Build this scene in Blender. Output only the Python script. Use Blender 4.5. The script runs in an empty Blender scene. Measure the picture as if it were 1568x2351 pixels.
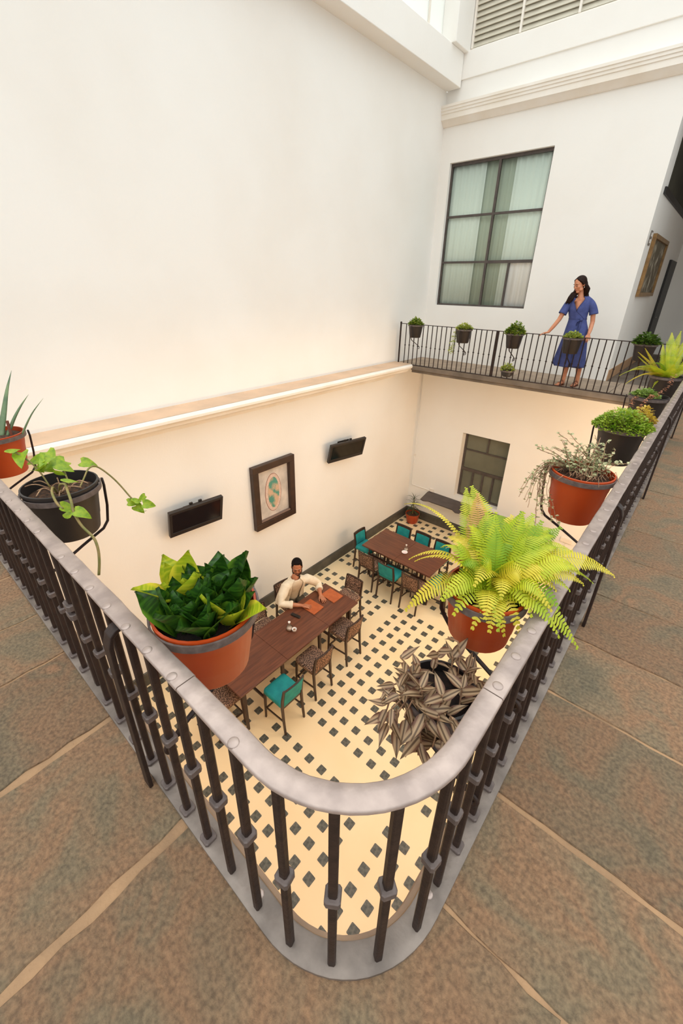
import bpy, bmesh, math, random
from mathutils import Vector, Matrix, Quaternion
random.seed(7)
PI = math.pi
scene = bpy.context.scene
COL = scene.collection

# ------------------------------------------------------------------ camera
RM = [[0.7553939720056413, 0.6550779025369033, 0.015902473562048606],
      [0.2985047623276147, -0.32240970095116545, -0.8983022273156813],
      [-0.5833308271686614, 0.6833190516445676, -0.43909021821750255]]
FPX, CX, CY, W, H = 959.26, 779.964, 1123.043, 1568.0, 2351.0
cam = bpy.data.objects.new('camera', bpy.data.cameras.new('camera'))
COL.objects.link(cam)
cam.matrix_world = Matrix(((RM[0][0], -RM[1][0], -RM[2][0], 0.0),
                           (RM[0][1], -RM[1][1], -RM[2][1], 0.0),
                           (RM[0][2], -RM[1][2], -RM[2][2], 1.6),
                           (0, 0, 0, 1)))
cam.data.sensor_fit = 'VERTICAL'
cam.data.sensor_height = 36.0
cam.data.lens = FPX * 36.0 / H
cam.data.shift_x = (W / 2 - CX) / H
cam.data.shift_y = (CY - H / 2) / H
cam.data.clip_start = 0.02
scene.camera = cam

# ------------------------------------------------------------------ light: bright overcast daylight from the open court roof
world = bpy.data.worlds.new('sky')
scene.world = world
world.use_nodes = True
bg = world.node_tree.nodes['Background']
wt = world.node_tree
# overcast sky: the standard luminance law, three times brighter at the zenith than at the horizon
w_tc = wt.nodes.new('ShaderNodeTexCoord'); w_sep = wt.nodes.new('ShaderNodeSeparateXYZ')
w_mr = wt.nodes.new('ShaderNodeMapRange')
w_mr.inputs['From Min'].default_value = 0.0; w_mr.inputs['From Max'].default_value = 1.0
w_mr.inputs['To Min'].default_value = 0.55; w_mr.inputs['To Max'].default_value = 1.65
wt.links.new(w_tc.outputs['Generated'], w_sep.inputs[0]); wt.links.new(w_sep.outputs['Z'], w_mr.inputs['Value'])
wt.links.new(w_mr.outputs['Result'], bg.inputs[1])
bg.inputs[0].default_value = (0.945, 1.0, 1.0, 1)
vs = scene.view_settings
vs.view_transform = 'Standard'
vs.look = 'None'
vs.gamma = 1.0
vs.use_curve_mapping = False
vs.exposure = 0.56

# ------------------------------------------------------------------ materials
def lin(c):
    c = c / 255.0
    return c / 12.92 if c <= 0.04045 else ((c + 0.055) / 1.055) ** 2.4

def rgb(r, g, b):
    return (lin(r), lin(g), lin(b), 1.0)

MATS = {}

def mat(name, c1, c2=None, rough=0.6, scale=8.0, detail=4.0, bump=0.0, bscale=None, metal=0.0, spec=0.5,
        lo=0.35, hi=0.65, stretch=None, sss=0.0, transl=0.0, coat=0.0):
    """one principled material; colour mottled by noise between c1 and c2, fine relief by bump"""
    if name in MATS:
        return MATS[name]
    m = bpy.data.materials.new(name)
    m.use_nodes = True
    nt = m.node_tree
    p = nt.nodes['Principled BSDF']
    p.inputs['Roughness'].default_value = rough
    p.inputs['Metallic'].default_value = metal
    p.inputs['Specular IOR Level'].default_value = spec
    p.inputs['Coat Weight'].default_value = coat
    p.inputs['Base Color'].default_value = c1
    if sss:
        p.inputs['Subsurface Weight'].default_value = sss
        p.inputs['Subsurface Radius'].default_value = (0.012, 0.006, 0.003)
        p.inputs['Subsurface Scale'].default_value = 0.6
    tc = nt.nodes.new('ShaderNodeTexCoord')
    mp = nt.nodes.new('ShaderNodeMapping')
    nt.links.new(tc.outputs['Object'], mp.inputs['Vector'])
    if stretch:
        mp.inputs['Scale'].default_value = stretch
    if c2 is not None:
        n = nt.nodes.new('ShaderNodeTexNoise')
        n.inputs['Scale'].default_value = scale
        n.inputs['Detail'].default_value = detail
        nt.links.new(mp.outputs[0], n.inputs['Vector'])
        r = nt.nodes.new('ShaderNodeValToRGB')
        r.color_ramp.elements[0].position = lo
        r.color_ramp.elements[1].position = hi
        r.color_ramp.elements[0].color = c1
        r.color_ramp.elements[1].color = c2
        nt.links.new(n.outputs['Fac'], r.inputs['Fac'])
        nt.links.new(r.outputs['Color'], p.inputs['Base Color'])
    if bump:
        n2 = nt.nodes.new('ShaderNodeTexNoise')
        n2.inputs['Scale'].default_value = bscale or scale * 4
        n2.inputs['Detail'].default_value = 5.0
        nt.links.new(mp.outputs[0], n2.inputs['Vector'])
        b = nt.nodes.new('ShaderNodeBump')
        b.inputs['Strength'].default_value = bump
        b.inputs['Distance'].default_value = 0.01
        nt.links.new(n2.outputs['Fac'], b.inputs['Height'])
        nt.links.new(b.outputs['Normal'], p.inputs['Normal'])
    if transl:
        t = nt.nodes.new('ShaderNodeBsdfTranslucent')
        src = p.inputs['Base Color']
        if src.is_linked:
            nt.links.new(src.links[0].from_socket, t.inputs['Color'])
        else:
            t.inputs['Color'].default_value = c1
        mx = nt.nodes.new('ShaderNodeMixShader')
        mx.inputs['Fac'].default_value = transl
        nt.links.new(p.outputs[0], mx.inputs[1])
        nt.links.new(t.outputs[0], mx.inputs[2])
        nt.links.new(mx.outputs[0], nt.nodes['Material Output'].inputs['Surface'])
    MATS[name] = m
    return m

M_WALL = mat('white_plaster', rgb(244, 240, 234), rgb(239, 233, 225), rough=0.85, scale=0.7, detail=6, bump=0.12, bscale=30, lo=0.4, hi=0.75)
M_TRIM = mat('painted_stone_trim', rgb(244, 237, 228), rgb(236, 226, 212), rough=0.8, scale=2.0, bump=0.15, bscale=25)
M_LEDGE = mat('ledge_stone', rgb(226, 190, 158), rgb(208, 176, 148), rough=0.85, scale=2.2, detail=6, bump=0.2, bscale=40)
M_BASEB = mat('grey_baseboard', rgb(92, 86, 76), rgb(74, 70, 62), rough=0.45, scale=5)
M_CREAM = mat('cream_floor', rgb(252, 228, 186), rgb(248, 219, 172), rough=0.32, scale=1.3, detail=7, lo=0.3, hi=0.75)
M_DOT = mat('slate_tile', rgb(108, 104, 92), rgb(64, 64, 56), rough=0.4, scale=26, detail=6, bump=0.1, bscale=60)
M_IRON = mat('wrought_iron', rgb(54, 38, 32), rgb(40, 28, 24), rough=0.5, scale=30, bump=0.15, bscale=60, spec=0.3)
M_RAIL = mat('worn_grey_iron', rgb(184, 164, 154), rgb(156, 138, 130), rough=0.36, scale=14, detail=8, bump=0.2, bscale=26, metal=0.45)
M_RAIL2 = mat('worn_dark_iron', rgb(138, 124, 114), rgb(104, 92, 84), rough=0.45, scale=9, detail=8, bump=0.3, bscale=26, metal=0.3)
M_COLLAR = mat('collar_iron', rgb(112, 98, 93), rgb(90, 78, 74), rough=0.5, scale=40, bump=0.1, bscale=80, metal=0.15)
M_TABLE = mat('walnut_top', rgb(112, 64, 42), rgb(86, 46, 32), rough=0.35, scale=3.0, detail=8, stretch=(9, 0.8, 9))
M_TABLE2 = mat('walnut_top_cross', rgb(112, 64, 42), rgb(86, 46, 32), rough=0.35, scale=3.0, detail=8, stretch=(0.8, 9, 9))
M_WOOD = mat('dark_wood', rgb(66, 42, 30), rgb(48, 30, 22), rough=0.42, scale=6, detail=6, stretch=(6, 6, 1))
M_TEAL = mat('teal_velvet', rgb(32, 150, 146), rgb(22, 132, 132), rough=0.75, scale=9)
M_BLACKI = mat('cast_iron', rgb(34, 28, 26), rgb(24, 20, 19), rough=0.5, scale=20)
M_FRAME = mat('window_steel', rgb(86, 76, 70), rgb(74, 64, 60), rough=0.5, scale=8)
M_MORTAR = mat('sandy_mortar', rgb(176, 138, 102), rgb(142, 112, 84), rough=0.95, scale=5, detail=8, bump=0.5, bscale=60)
M_SLABEDGE = mat('slab_edge_stone', rgb(168, 138, 112), rgb(142, 116, 96), rough=0.9, scale=6, detail=7, bump=0.5, bscale=30)

def stone_mat():
    m = bpy.data.materials.new('flagstone_slate')
    m.use_nodes = True
    nt = m.node_tree
    N = nt.nodes.new
    L = nt.links.new
    p = nt.nodes['Principled BSDF']
    p.inputs['Roughness'].default_value = 0.72
    tc = N('ShaderNodeTexCoord')
    big = N('ShaderNodeTexNoise'); big.inputs['Scale'].default_value = 3.2; big.inputs['Detail'].default_value = 6
    big.inputs['Distortion'].default_value = 0.6
    L(tc.outputs['Object'], big.inputs['Vector'])
    r = N('ShaderNodeValToRGB')
    els = r.color_ramp.elements
    els[0].position = 0.28; els[0].color = rgb(108, 98, 78)
    els[1].position = 0.74; els[1].color = rgb(172, 126, 92)
    e = els.new(0.42); e.color = rgb(134, 114, 88)
    e = els.new(0.55); e.color = rgb(150, 114, 84)
    e = els.new(0.64); e.color = rgb(134, 112, 86)
    L(big.outputs['Fac'], r.inputs['Fac'])
    fine = N('ShaderNodeTexNoise'); fine.inputs['Scale'].default_value = 75; fine.inputs['Detail'].default_value = 8
    L(tc.outputs['Object'], fine.inputs['Vector'])
    r2 = N('ShaderNodeValToRGB')
    r2.color_ramp.elements[0].position = 0.33; r2.color_ramp.elements[0].color = (0.45, 0.43, 0.42, 1)
    r2.color_ramp.elements[1].position = 0.66; r2.color_ramp.elements[1].color = (1.12, 1.1, 1.06, 1)
    L(fine.outputs['Fac'], r2.inputs['Fac'])
    mx = N('ShaderNodeMix'); mx.data_type = 'RGBA'; mx.blend_type = 'MULTIPLY'; mx.inputs['Factor'].default_value = 0.75
    L(r.outputs['Color'], mx.inputs[6]); L(r2.outputs['Color'], mx.inputs[7])
    oi = N('ShaderNodeObjectInfo'); vr = N('ShaderNodeMapRange'); vr.inputs['To Min'].default_value = 0.92; vr.inputs['To Max'].default_value = 1.2
    L(oi.outputs['Random'], vr.inputs['Value'])
    hs = N('ShaderNodeHueSaturation'); L(vr.outputs['Result'], hs.inputs['Value']); L(mx.outputs[2], hs.inputs['Color'])
    L(hs.outputs['Color'], p.inputs['Base Color'])
    cl = N('ShaderNodeTexNoise'); cl.inputs['Scale'].default_value = 30; cl.inputs['Detail'].default_value = 9
    cl.inputs['Roughness'].default_value = 0.68; cl.inputs['Distortion'].default_value = 0.15
    L(tc.outputs['Object'], cl.inputs['Vector'])
    b = N('ShaderNodeBump'); b.inputs['Strength'].default_value = 1.0; b.inputs['Distance'].default_value = 0.016
    c2 = N('ShaderNodeTexNoise'); c2.inputs['Scale'].default_value = 6.5; c2.inputs['Detail'].default_value = 4
    L(tc.outputs['Object'], c2.inputs['Vector'])
    ad = N('ShaderNodeMath'); ad.operation = 'MULTIPLY_ADD'; ad.inputs[1].default_value = 1.6
    L(c2.outputs['Fac'], ad.inputs[0]); L(cl.outputs['Fac'], ad.inputs[2])
    L(ad.outputs[0], b.inputs['Height'])
    L(b.outputs['Normal'], p.inputs['Normal'])
    return m
M_STONE = stone_mat()

def speckle_mat():
    """dark brown fabric with small beige flecks"""
    m = bpy.data.materials.new('flecked_brown_fabric')
    m.use_nodes = True
    nt = m.node_tree; N = nt.nodes.new; L = nt.links.new
    p = nt.nodes['Principled BSDF']; p.inputs['Roughness'].default_value = 0.8
    tc = N('ShaderNodeTexCoord')
    n = N('ShaderNodeTexNoise'); n.inputs['Scale'].default_value = 75; n.inputs['Detail'].default_value = 2
    L(tc.outputs['Object'], n.inputs['Vector'])
    r = N('ShaderNodeValToRGB')
    r.color_ramp.elements[0].position = 0.47; r.color_ramp.elements[0].color = rgb(50, 31, 24)
    r.color_ramp.elements[1].position = 0.58; r.color_ramp.elements[1].color = rgb(182, 140, 112)
    L(n.outputs['Fac'], r.inputs['Fac']); L(r.outputs['Color'], p.inputs['Base Color'])
    return m
M_FLECK = speckle_mat()

def glass_mat(name, col, rough=0.05, alpha=0.25):
    m = bpy.data.materials.new(name); m.use_nodes = True
    nt = m.node_tree; N = nt.nodes.new; L = nt.links.new
    out = nt.nodes['Material Output']; nt.nodes.remove(nt.nodes['Principled BSDF'])
    t = N('ShaderNodeBsdfTransparent'); t.inputs[0].default_value = col
    g = N('ShaderNodeBsdfGlossy'); g.inputs['Roughness'].default_value = rough
    f = N('ShaderNodeFresnel'); f.inputs[0].default_value = 1.3
    mx = N('ShaderNodeMixShader')
    L(f.outputs[0], mx.inputs[0]); L(t.outputs[0], mx.inputs[1]); L(g.outputs[0], mx.inputs[2]); L(mx.outputs[0], out.inputs[0])
    return m
M_GREENGLASS = glass_mat('green_tinted_glass', (0.94, 1.0, 0.955, 1))
M_CLEAR = glass_mat('clear_glass', (0.93, 0.93, 0.92, 1))
M_DARKGLASS = mat('frosted_grey_glass', rgb(136, 134, 114), rgb(122, 120, 102), rough=0.22, scale=1.5, transl=0.25)

# ------------------------------------------------------------------ mesh helpers
class MB:
    """collects vertices and faces of one part"""
    def __init__(self):
        self.v = []; self.f = []; self.uv = None
    def add(self, vs, fs):
        o = len(self.v)
        self.v += [tuple(x) for x in vs]
        self.f += [tuple(i + o for i in f) for f in fs]
        return self
    def box(self, lo, hi):
        x0, y0, z0 = lo; x1, y1, z1 = hi
        return self.add([(x0, y0, z0), (x1, y0, z0), (x1, y1, z0), (x0, y1, z0), (x0, y0, z1), (x1, y0, z1), (x1, y1, z1), (x0, y1, z1)],
                        [(0, 3, 2, 1), (4, 5, 6, 7), (0, 1, 5, 4), (1, 2, 6, 5), (2, 3, 7, 6), (3, 0, 4, 7)])
    def cbox(self, c, s, rot=None):
        hx, hy, hz = s[0] / 2, s[1] / 2, s[2] / 2
        c = Vector(c)
        vs = [Vector((sx * hx, sy * hy, sz * hz)) for sz in (-1, 1) for sx, sy in ((-1, -1), (1, -1), (1, 1), (-1, 1))]
        if rot is not None:
            vs = [rot @ q for q in vs]
        return self.add([c + q for q in vs], [(0, 3, 2, 1), (4, 5, 6, 7), (0, 1, 5, 4), (1, 2, 6, 5), (2, 3, 7, 6), (3, 0, 4, 7)])
    def bar(self, a, b, w, t, up=(0, 0, 1)):
        """rectangular bar from a to b"""
        a = Vector(a); b = Vector(b); d = (b - a).normalized()
        u = Vector(up)
        s = d.cross(u)
        if s.length < 1e-4: s = d.cross(Vector((1, 0, 0)))
        s.normalize(); u = s.cross(d)
        vs = []
        for p in (a, b):
            vs += [p - s * w / 2 - u * t / 2, p + s * w / 2 - u * t / 2, p + s * w / 2 + u * t / 2, p - s * w / 2 + u * t / 2]
        return self.add(vs, [(0, 1, 2, 3), (7, 6, 5, 4), (0, 4, 5, 1), (1, 5, 6, 2), (2, 6, 7, 3), (3, 7, 4, 0)])
    def taper(self, a, b, wa, wb, n=4, rot=PI / 4):
        return self.tube([a, b], [wa, wb], n, rot)
    def tube(self, pts, rad, n=8, rot=0.0, caps=True, flat=1.0):
        pts = [Vector(p) for p in pts]
        if not hasattr(rad, '__len__'): rad = [rad] * len(pts)
        rings = []
        prev = None
        for i, p in enumerate(pts):
            d = (pts[min(i + 1, len(pts) - 1)] - pts[max(i - 1, 0)])
            if d.length < 1e-9: d = Vector((0, 0, 1))
            d.normalize()
            if prev is None:
                s = d.cross(Vector((0, 0, 1)))
                if s.length < 1e-3: s = Vector((1, 0, 0))
                s.normalize()
            else:
                s = prev - d * prev.dot(d)
                if s.length < 1e-6: s = d.cross(Vector((0, 0, 1)))
                s.normalize()
            prev = s
            t = d.cross(s)
            rings.append([p + (s * math.cos(rot + 2 * PI * k / n) + t * math.sin(rot + 2 * PI * k / n) * flat) * rad[i] for k in range(n)])
        o = len(self.v)
        for r in rings: self.v += [tuple(q) for q in r]
        for i in range(len(rings) - 1):
            for k in range(n):
                a = o + i * n + k; b = o + i * n + (k + 1) % n
                self.f.append((a, b, b + n, a + n))
        if caps:
            self.f.append(tuple(o + k for k in range(n))[::-1])
            e = o + (len(rings) - 1) * n
            self.f.append(tuple(e + k for k in range(n)))
        return self
    def lathe(self, prof, n=28, c=(0, 0, 0), close=True):
        o = len(self.v)
        for r, z in prof:
            for k in range(n):
                a = 2 * PI * k / n
                self.v.append((c[0] + r * math.cos(a), c[1] + r * math.sin(a), c[2] + z))
        m = len(prof)
        for i in range(m - 1):
            for k in range(n):
                a = o + i * n + k; b = o + i * n + (k + 1) % n
                self.f.append((a, b, b + n, a + n))
        if close:
            self.f.append(tuple(o + k for k in range(n))[::-1])
            self.f.append(tuple(o + (m - 1) * n + k for k in range(n)))
        return self
    def loft(self, rings, caps=True, closed=True):
        n = len(rings[0]); o = len(self.v)
        for r in rings: self.v += [tuple(q) for q in r]
        for i in range(len(rings) - 1):
            for k in range(n if closed else n - 1):
                a = o + i * n + k; b = o + i * n + (k + 1) % n
                self.f.append((a, b, b + n, a + n))
        if caps and closed:
            self.f.append(tuple(o + k for k in range(n))[::-1])
            e = o + (len(rings) - 1) * n
            self.f.append(tuple(e + k for k in range(n)))
        return self
    def sweep(self, path, prof, closed_prof=True, normals=None):
        """sweep a 2-D profile (out, up) along a flat path; normals = horizontal outward vectors"""
        rings = []
        for i, p in enumerate(path):
            p = Vector(p)
            if normals: nn = Vector(normals[i])
            else:
                d = (Vector(path[min(i + 1, len(path) - 1)]) - Vector(path[max(i - 1, 0)])).normalized()
                nn = Vector((d.y, -d.x, 0))
            rings.append([p + nn * a + Vector((0, 0, b)) for a, b in prof])
        return self.loft(rings)
    def prism(self, poly, z0, z1, bevel=0.0):
        n = len(poly)
        if bevel:
            cx = sum(p[0] for p in poly) / n; cy = sum(p[1] for p in poly) / n
            ins = []
            for x, y in poly:
                d = math.hypot(x - cx, y - cy) or 1
                ins.append((x - (x - cx) / d * bevel, y - (y - cy) / d * bevel))
            rings = [[(x, y, z0) for x, y in poly], [(x, y, z1 - bevel) for x, y in poly], [(x, y, z1) for x, y in ins]]
        else:
            rings = [[(x, y, z0) for x, y in poly], [(x, y, z1) for x, y in poly]]
        return self.loft(rings)
    def ball(self, c, r, nu=10, nv=7):
        if not hasattr(r, '__len__'): r = (r, r, r)
        rings = []
        for j in range(1, nv):
            t = PI * j / nv
            rings.append([(c[0] + r[0] * math.sin(t) * math.cos(2 * PI * k / nu), c[1] + r[1] * math.sin(t) * math.sin(2 * PI * k / nu), c[2] - r[2] * math.cos(t)) for k in range(nu)])
        o = len(self.v)
        self.loft(rings, caps=False)
        b = len(self.v); self.v.append((c[0], c[1], c[2] - r[2])); self.v.append((c[0], c[1], c[2] + r[2]))
        for k in range(nu):
            self.f.append((b, o + (k + 1) % nu, o + k))
            e = o + (nv - 2) * nu
            self.f.append((b + 1, e + k, e + (k + 1) % nu))
        return self
    def mesh(self, name, m, smooth=False):
        me = bpy.data.meshes.new(name)
        me.from_pydata(self.v, [], self.f)
        me.update()
        if m is not None: me.materials.append(m)
        if smooth:
            me.polygons.foreach_set('use_smooth', [True] * len(me.polygons))
        return me
    def build(self, name, m, parent=None, smooth=False, bevel=0.0, fix=False, auto=None):
        me = self.mesh(name, m, smooth)
        if fix:
            bm = bmesh.new(); bm.from_mesh(me); bmesh.ops.recalc_face_normals(bm, faces=bm.faces); bm.to_mesh(me); bm.free()
        if auto is not None:
            me.polygons.foreach_set('use_smooth', [True] * len(me.polygons))
            me.set_sharp_from_angle(angle=math.radians(auto))
        o = link(name, me, parent)
        if bevel:
            md = o.modifiers.new('bevel', 'BEVEL'); md.width = bevel; md.segments = 2; md.limit_method = 'ANGLE'
        return o

def link(name, me, parent=None):
    o = bpy.data.objects.new(name, me)
    COL.objects.link(o)
    if parent is not None: o.parent = parent
    return o

def tag(o, label, cat, group=None):
    o['label'] = label; o['category'] = cat
    if group: o['group'] = group
    return o

def thing(name, label, cat, loc=(0, 0, 0), rz=0.0, group=None):
    o = bpy.data.objects.new(name, None)
    o.empty_display_size = 0.1
    COL.objects.link(o)
    o.location = loc; o.rotation_euler = (0, 0, rz)
    return tag(o, label, cat, group)

def struct(o):
    o['kind'] = 'structure'
    return o

def copy_tree(o, parent=None):
    c = o.copy(); COL.objects.link(c); c.parent = parent
    for ch in o.children: copy_tree(ch, c)
    return c
# ================================================================== THE SETTING
XW, YB, FL = -5.6, 9.65, -4.525
RX, RY, RR = -0.158, 0.292, 0.30          # centre lines of the two near railings and their corner radius

def rail_path(step=0.12, x_start=-5.58, y_end=8.36):
    """points and court-side normals along left run, rounded corner, right run"""
    pts = []; nrm = []
    n = max(2, int((RX - RR - x_start) / step))
    for i in range(n):
        pts.append((x_start + (RX - RR - x_start) * i / n, RY, 0)); nrm.append((0, 1, 0))
    for k in range(17):
        a = -PI / 2 + PI / 2 * k / 16
        pts.append((RX - RR + RR * math.cos(a), RY + RR + RR * math.sin(a), 0)); nrm.append((-math.cos(a), -math.sin(a), 0))
    n = max(2, int((y_end - RY - RR) / step))
    for i in range(1, n + 1):
        pts.append((RX, RY + RR + (y_end - RY - RR) * i / n, 0)); nrm.append((-1, 0, 0))
    return pts, nrm

# --- court floor with its slate dots
floor = struct(MB().box((XW - 0.2, -2.6, FL - 0.2), (2.8, YB + 0.2, FL)).build('floor', M_CREAM))
dots = []
for i in range(24):
    for j in range(39):
        x = -5.48 + 0.238 * i + 0.182 * (i // 8)
        y = -0.34 + 0.2426 * j + 0.284 * (j // 13)
        seen = y > 1.15 and x < -0.70
        dots.append((not seen, math.dist((x, y, FL), (0, 0, 1.6)), x, y))
dots.sort()
def dot_poly(h):
    return [(-h + .008, -h), (h - .008, -h), (h, -h + .008), (h, h - .008), (h - .008, h), (-h + .008, h), (-h, h - .008), (-h, -h + .008)]
dot_me = MB().prism(dot_poly(0.055), 0.0, 0.003).mesh('tile', M_DOT)
rest = MB()
for k, (_, _, x, y) in enumerate(dots):
    if k < 300:
        t = link('tile', dot_me, floor); t.location = (x, y, FL)
        t.rotation_euler = (0, 0, random.uniform(-0.03, 0.03) + PI / 2 * random.randrange(4))
    else:
        rest.prism([(x + a, y + b) for a, b in dot_poly(0.055)], FL, FL + 0.003)
o = rest.build('tile', M_DOT, floor); o['kind'] = 'stuff'

# --- walls
def wall_with_holes(name, y0, y1, x0, x1, z0, z1, holes, m):
    """wall in the x-z plane, with rectangular openings (x0,x1,z0,z1)"""
    xs = sorted({x0, x1, *[h[0] for h in holes], *[h[1] for h in holes]})
    zs = sorted({z0, z1, *[h[2] for h in holes], *[h[3] for h in holes]})
    b = MB()
    inside = lambda x, z: any(h[0] < x < h[1] and h[2] < z < h[3] for h in holes)
    nx, nz = len(xs), len(zs)
    solid = [[not inside((xs[i] + xs[i + 1]) / 2, (zs[k] + zs[k + 1]) / 2) for k in range(nz - 1)] for i in range(nx - 1)]
    S = lambda i, k: 0 <= i < nx - 1 and 0 <= k < nz - 1 and solid[i][k]
    for i in range(nx - 1):
        for k in range(nz - 1):
            if not solid[i][k]: continue
            a, c, d, e = xs[i], xs[i + 1], zs[k], zs[k + 1]
            b.add([(a, y0, d), (c, y0, d), (c, y0, e), (a, y0, e)], [(0, 1, 2, 3)])
            b.add([(a, y1, d), (c, y1, d), (c, y1, e), (a, y1, e)], [(3, 2, 1, 0)])
            if not S(i - 1, k): b.add([(a, y0, d), (a, y1, d), (a, y1, e), (a, y0, e)], [(3, 2, 1, 0)])
            if not S(i + 1, k): b.add([(c, y0, d), (c, y1, d), (c, y1, e), (c, y0, e)], [(0, 1, 2, 3)])
            if not S(i, k - 1): b.add([(a, y0, d), (c, y0, d), (c, y1, d), (a, y1, d)], [(3, 2, 1, 0)])
            if not S(i, k + 1): b.add([(a, y0, e), (c, y0, e), (c, y1, e), (a, y1, e)], [(0, 1, 2, 3)])
    me = b.mesh(name, m)
    bm = bmesh.new(); bm.from_mesh(me); bmesh.ops.remove_doubles(bm, verts=bm.verts, dist=1e-5); bm.to_mesh(me); bm.free()
    return link(name, me)

struct(MB().box((XW - 0.25, -2.6, FL), (XW, YB + 0.3, 5.08)).build('wall_left', M_WALL))
struct(wall_with_holes('wall_back', YB, YB + 0.28, XW, 2.6, FL, 5.2,
                       [(-5.37, -3.30, 1.215, 3.915), (-4.20, -3.01, -3.46, -1.68), (-1.47, 2.6, -0.03, 4.35)], M_WALL))
struct(MB().box((2.6, -2.6, FL), (2.8, YB + 0.3, -0.25)).build('unseen_wall_right', M_WALL))  # unseen wall, closes the lower level against light leaking in from the horizon
struct(MB().box((XW, -2.8, FL), (2.8, -2.6, -0.25)).build('unseen_wall_front', M_WALL))  # unseen as well, put here for the same light closure
# baseboards
BASE_PROF = [(0, 0), (0.03, 0), (0.03, 0.22), (0.022, 0.235), (0.022, 0.25), (0.008, 0.265), (0, 0.265)]
b = MB(); b.sweep([(XW, -2.5, FL), (XW, YB, FL)], BASE_PROF, normals=[(1, 0, 0)] * 2)
struct(b.build('baseboard_left', M_BASEB))
b = MB(); b.sweep([(XW + 0.03, YB, FL), (2.6, YB, FL)], BASE_PROF, normals=[(0, -1, 0)] * 2)
struct(b.build('baseboard_back', M_BASEB))
# moulded ledge on the left wall
LED = [(0, 0.02), (0.47, 0.02), (0.505, 0.012), (0.525, -0.015), (0.52, -0.05), (0.49, -0.075), (0.45, -0.085), (0.43, -0.10), (0.42, -0.135),
       (0.37, -0.165), (0.29, -0.185), (0.2, -0.20), (0.12, -0.235), (0.07, -0.275), (0.06, -0.315), (0.0, -0.325)]
b = MB(); b.sweep([(XW, 0.2, 0), (XW, 8.40, 0)], LED, normals=[(1, 0, 0)] * 2)
o = struct(b.build('trim_1', M_TRIM, auto=40))
b = MB(); b.add([(XW, 0.2, 0.023), (XW + 0.465, 0.2, 0.023), (XW + 0.47, 2.6, 0.023), (XW + 0.46, 4.9, 0.023), (XW + 0.47, 8.45, 0.023), (XW, 8.45, 0.023)], [(0, 1, 2, 3, 4, 5)])
b.add([(XW, 0.2, 0.021), (XW + 0.465, 0.2, 0.021), (XW + 0.47, 2.6, 0.021), (XW + 0.46, 4.9, 0.021), (XW + 0.47, 8.45, 0.021), (XW, 8.45, 0.021)], [(5, 4, 3, 2, 1, 0)])
b.build('ledge_paving', M_LEDGE, o)
# cornice on the back wall
COR = [(0, 0), (0.03, 0.0), (0.06, 0.02), (0.10, 0.07), (0.14, 0.09), (0.14, 0.17), (0.155, 0.18), (0.155, 0.215), (0.17, 0.225), (0.17, 0.26), (0.185, 0.27), (0.185, 0.31), (0.0, 0.33)]
b = MB(); b.sweep([(XW, YB, 4.52), (2.6, YB, 4.52)], COR, normals=[(0, -1, 0)] * 2)
struct(b.build('trim_2', M_TRIM, auto=30))
b = MB(); b.box((XW, YB - 0.025, 5.2), (2.6, YB + 0.28, 5.6)); struct(b.build('trim_3', M_WALL, bevel=0.006))
# heavy beam along the top of the left wall, with a clerestory above it
struct(MB().box((XW - 0.25, -2.6, 5.08), (-5.3, YB - 0.03, 5.58)).build('trim_4', M_WALL, bevel=0.01))
struct(MB().box((-5.62, 9.12, 5.58), (-5.22, YB + 0.28, 7.6)).build('trim_5', M_WALL, bevel=0.012))
M_FROST = mat('frosted_panel', rgb(250, 250, 246), rough=0.5, transl=0.75)
w3 = struct(MB().box((-5.55, 2.0, 5.58), (-5.50, 9.12, 5.66)).build('window_3', M_TRIM))
for k in range(6):
    y0 = 8.62 - 1.1 * (k + 1) + 0.02; y1 = 8.62 - 1.1 * k
    MB().box((-5.53, y0, 5.66), (-5.52, y1 - 0.02, 7.6)).build('pane', M_FROST, w3)
    MB().box((-5.55, y1 - 0.02, 5.66), (-5.50, y1 + 0.02, 7.6)).build('mullion', M_TRIM, w3)
MB().box((-5.53, 8.66, 5.66), (-5.52, 9.12, 7.6)).build('pane', M_FROST, w3)
# louvred window above the parapet
M_SLAT = mat('louver_slat', rgb(212, 204, 186), rgb(198, 190, 172), rough=0.6, scale=4)
w4 = struct(MB().box((-5.22, YB + 0.05, 5.6), (2.6, YB + 0.16, 5.64)).build('window_4', M_TRIM))
xs = [-5.19, -4.29, -3.33, -2.4, -1.45]
for x in xs: MB().box((x - 0.018, YB + 0.03, 5.64), (x + 0.018, YB + 0.14, 7.6)).build('mullion', M_TRIM, w4)
for a, c in zip(xs[:-1], xs[1:]):
    sm = MB()
    sm.add([(a + .018, YB + 0.06, 0), (c - .018, YB + 0.06, 0), (c - .018, YB + 0.10, 0.088), (a + .018, YB + 0.10, 0.088),
            (a + .018, YB + 0.048, 0.004), (c - .018, YB + 0.048, 0.004), (c - .018, YB + 0.09, 0.092), (a + .018, YB + 0.09, 0.092)],
           [(0, 3, 2, 1), (4, 5, 6, 7), (0, 1, 5, 4), (1, 2, 6, 5), (2, 3, 7, 6), (3, 0, 4, 7)])
    me = sm.mesh('slat', M_SLAT)
    for k in range(24):
        s = link('slat', me, w4); s.location = (0, 0, 5.645 + 0.082 * k)
struct(MB().box((-5.2, YB + 0.2, 5.6), (2.6, YB + 0.24, 7.6)).build('louver_sky_block', M_SLAT))  # added panel, blocks the bright sky between the slats
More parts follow.
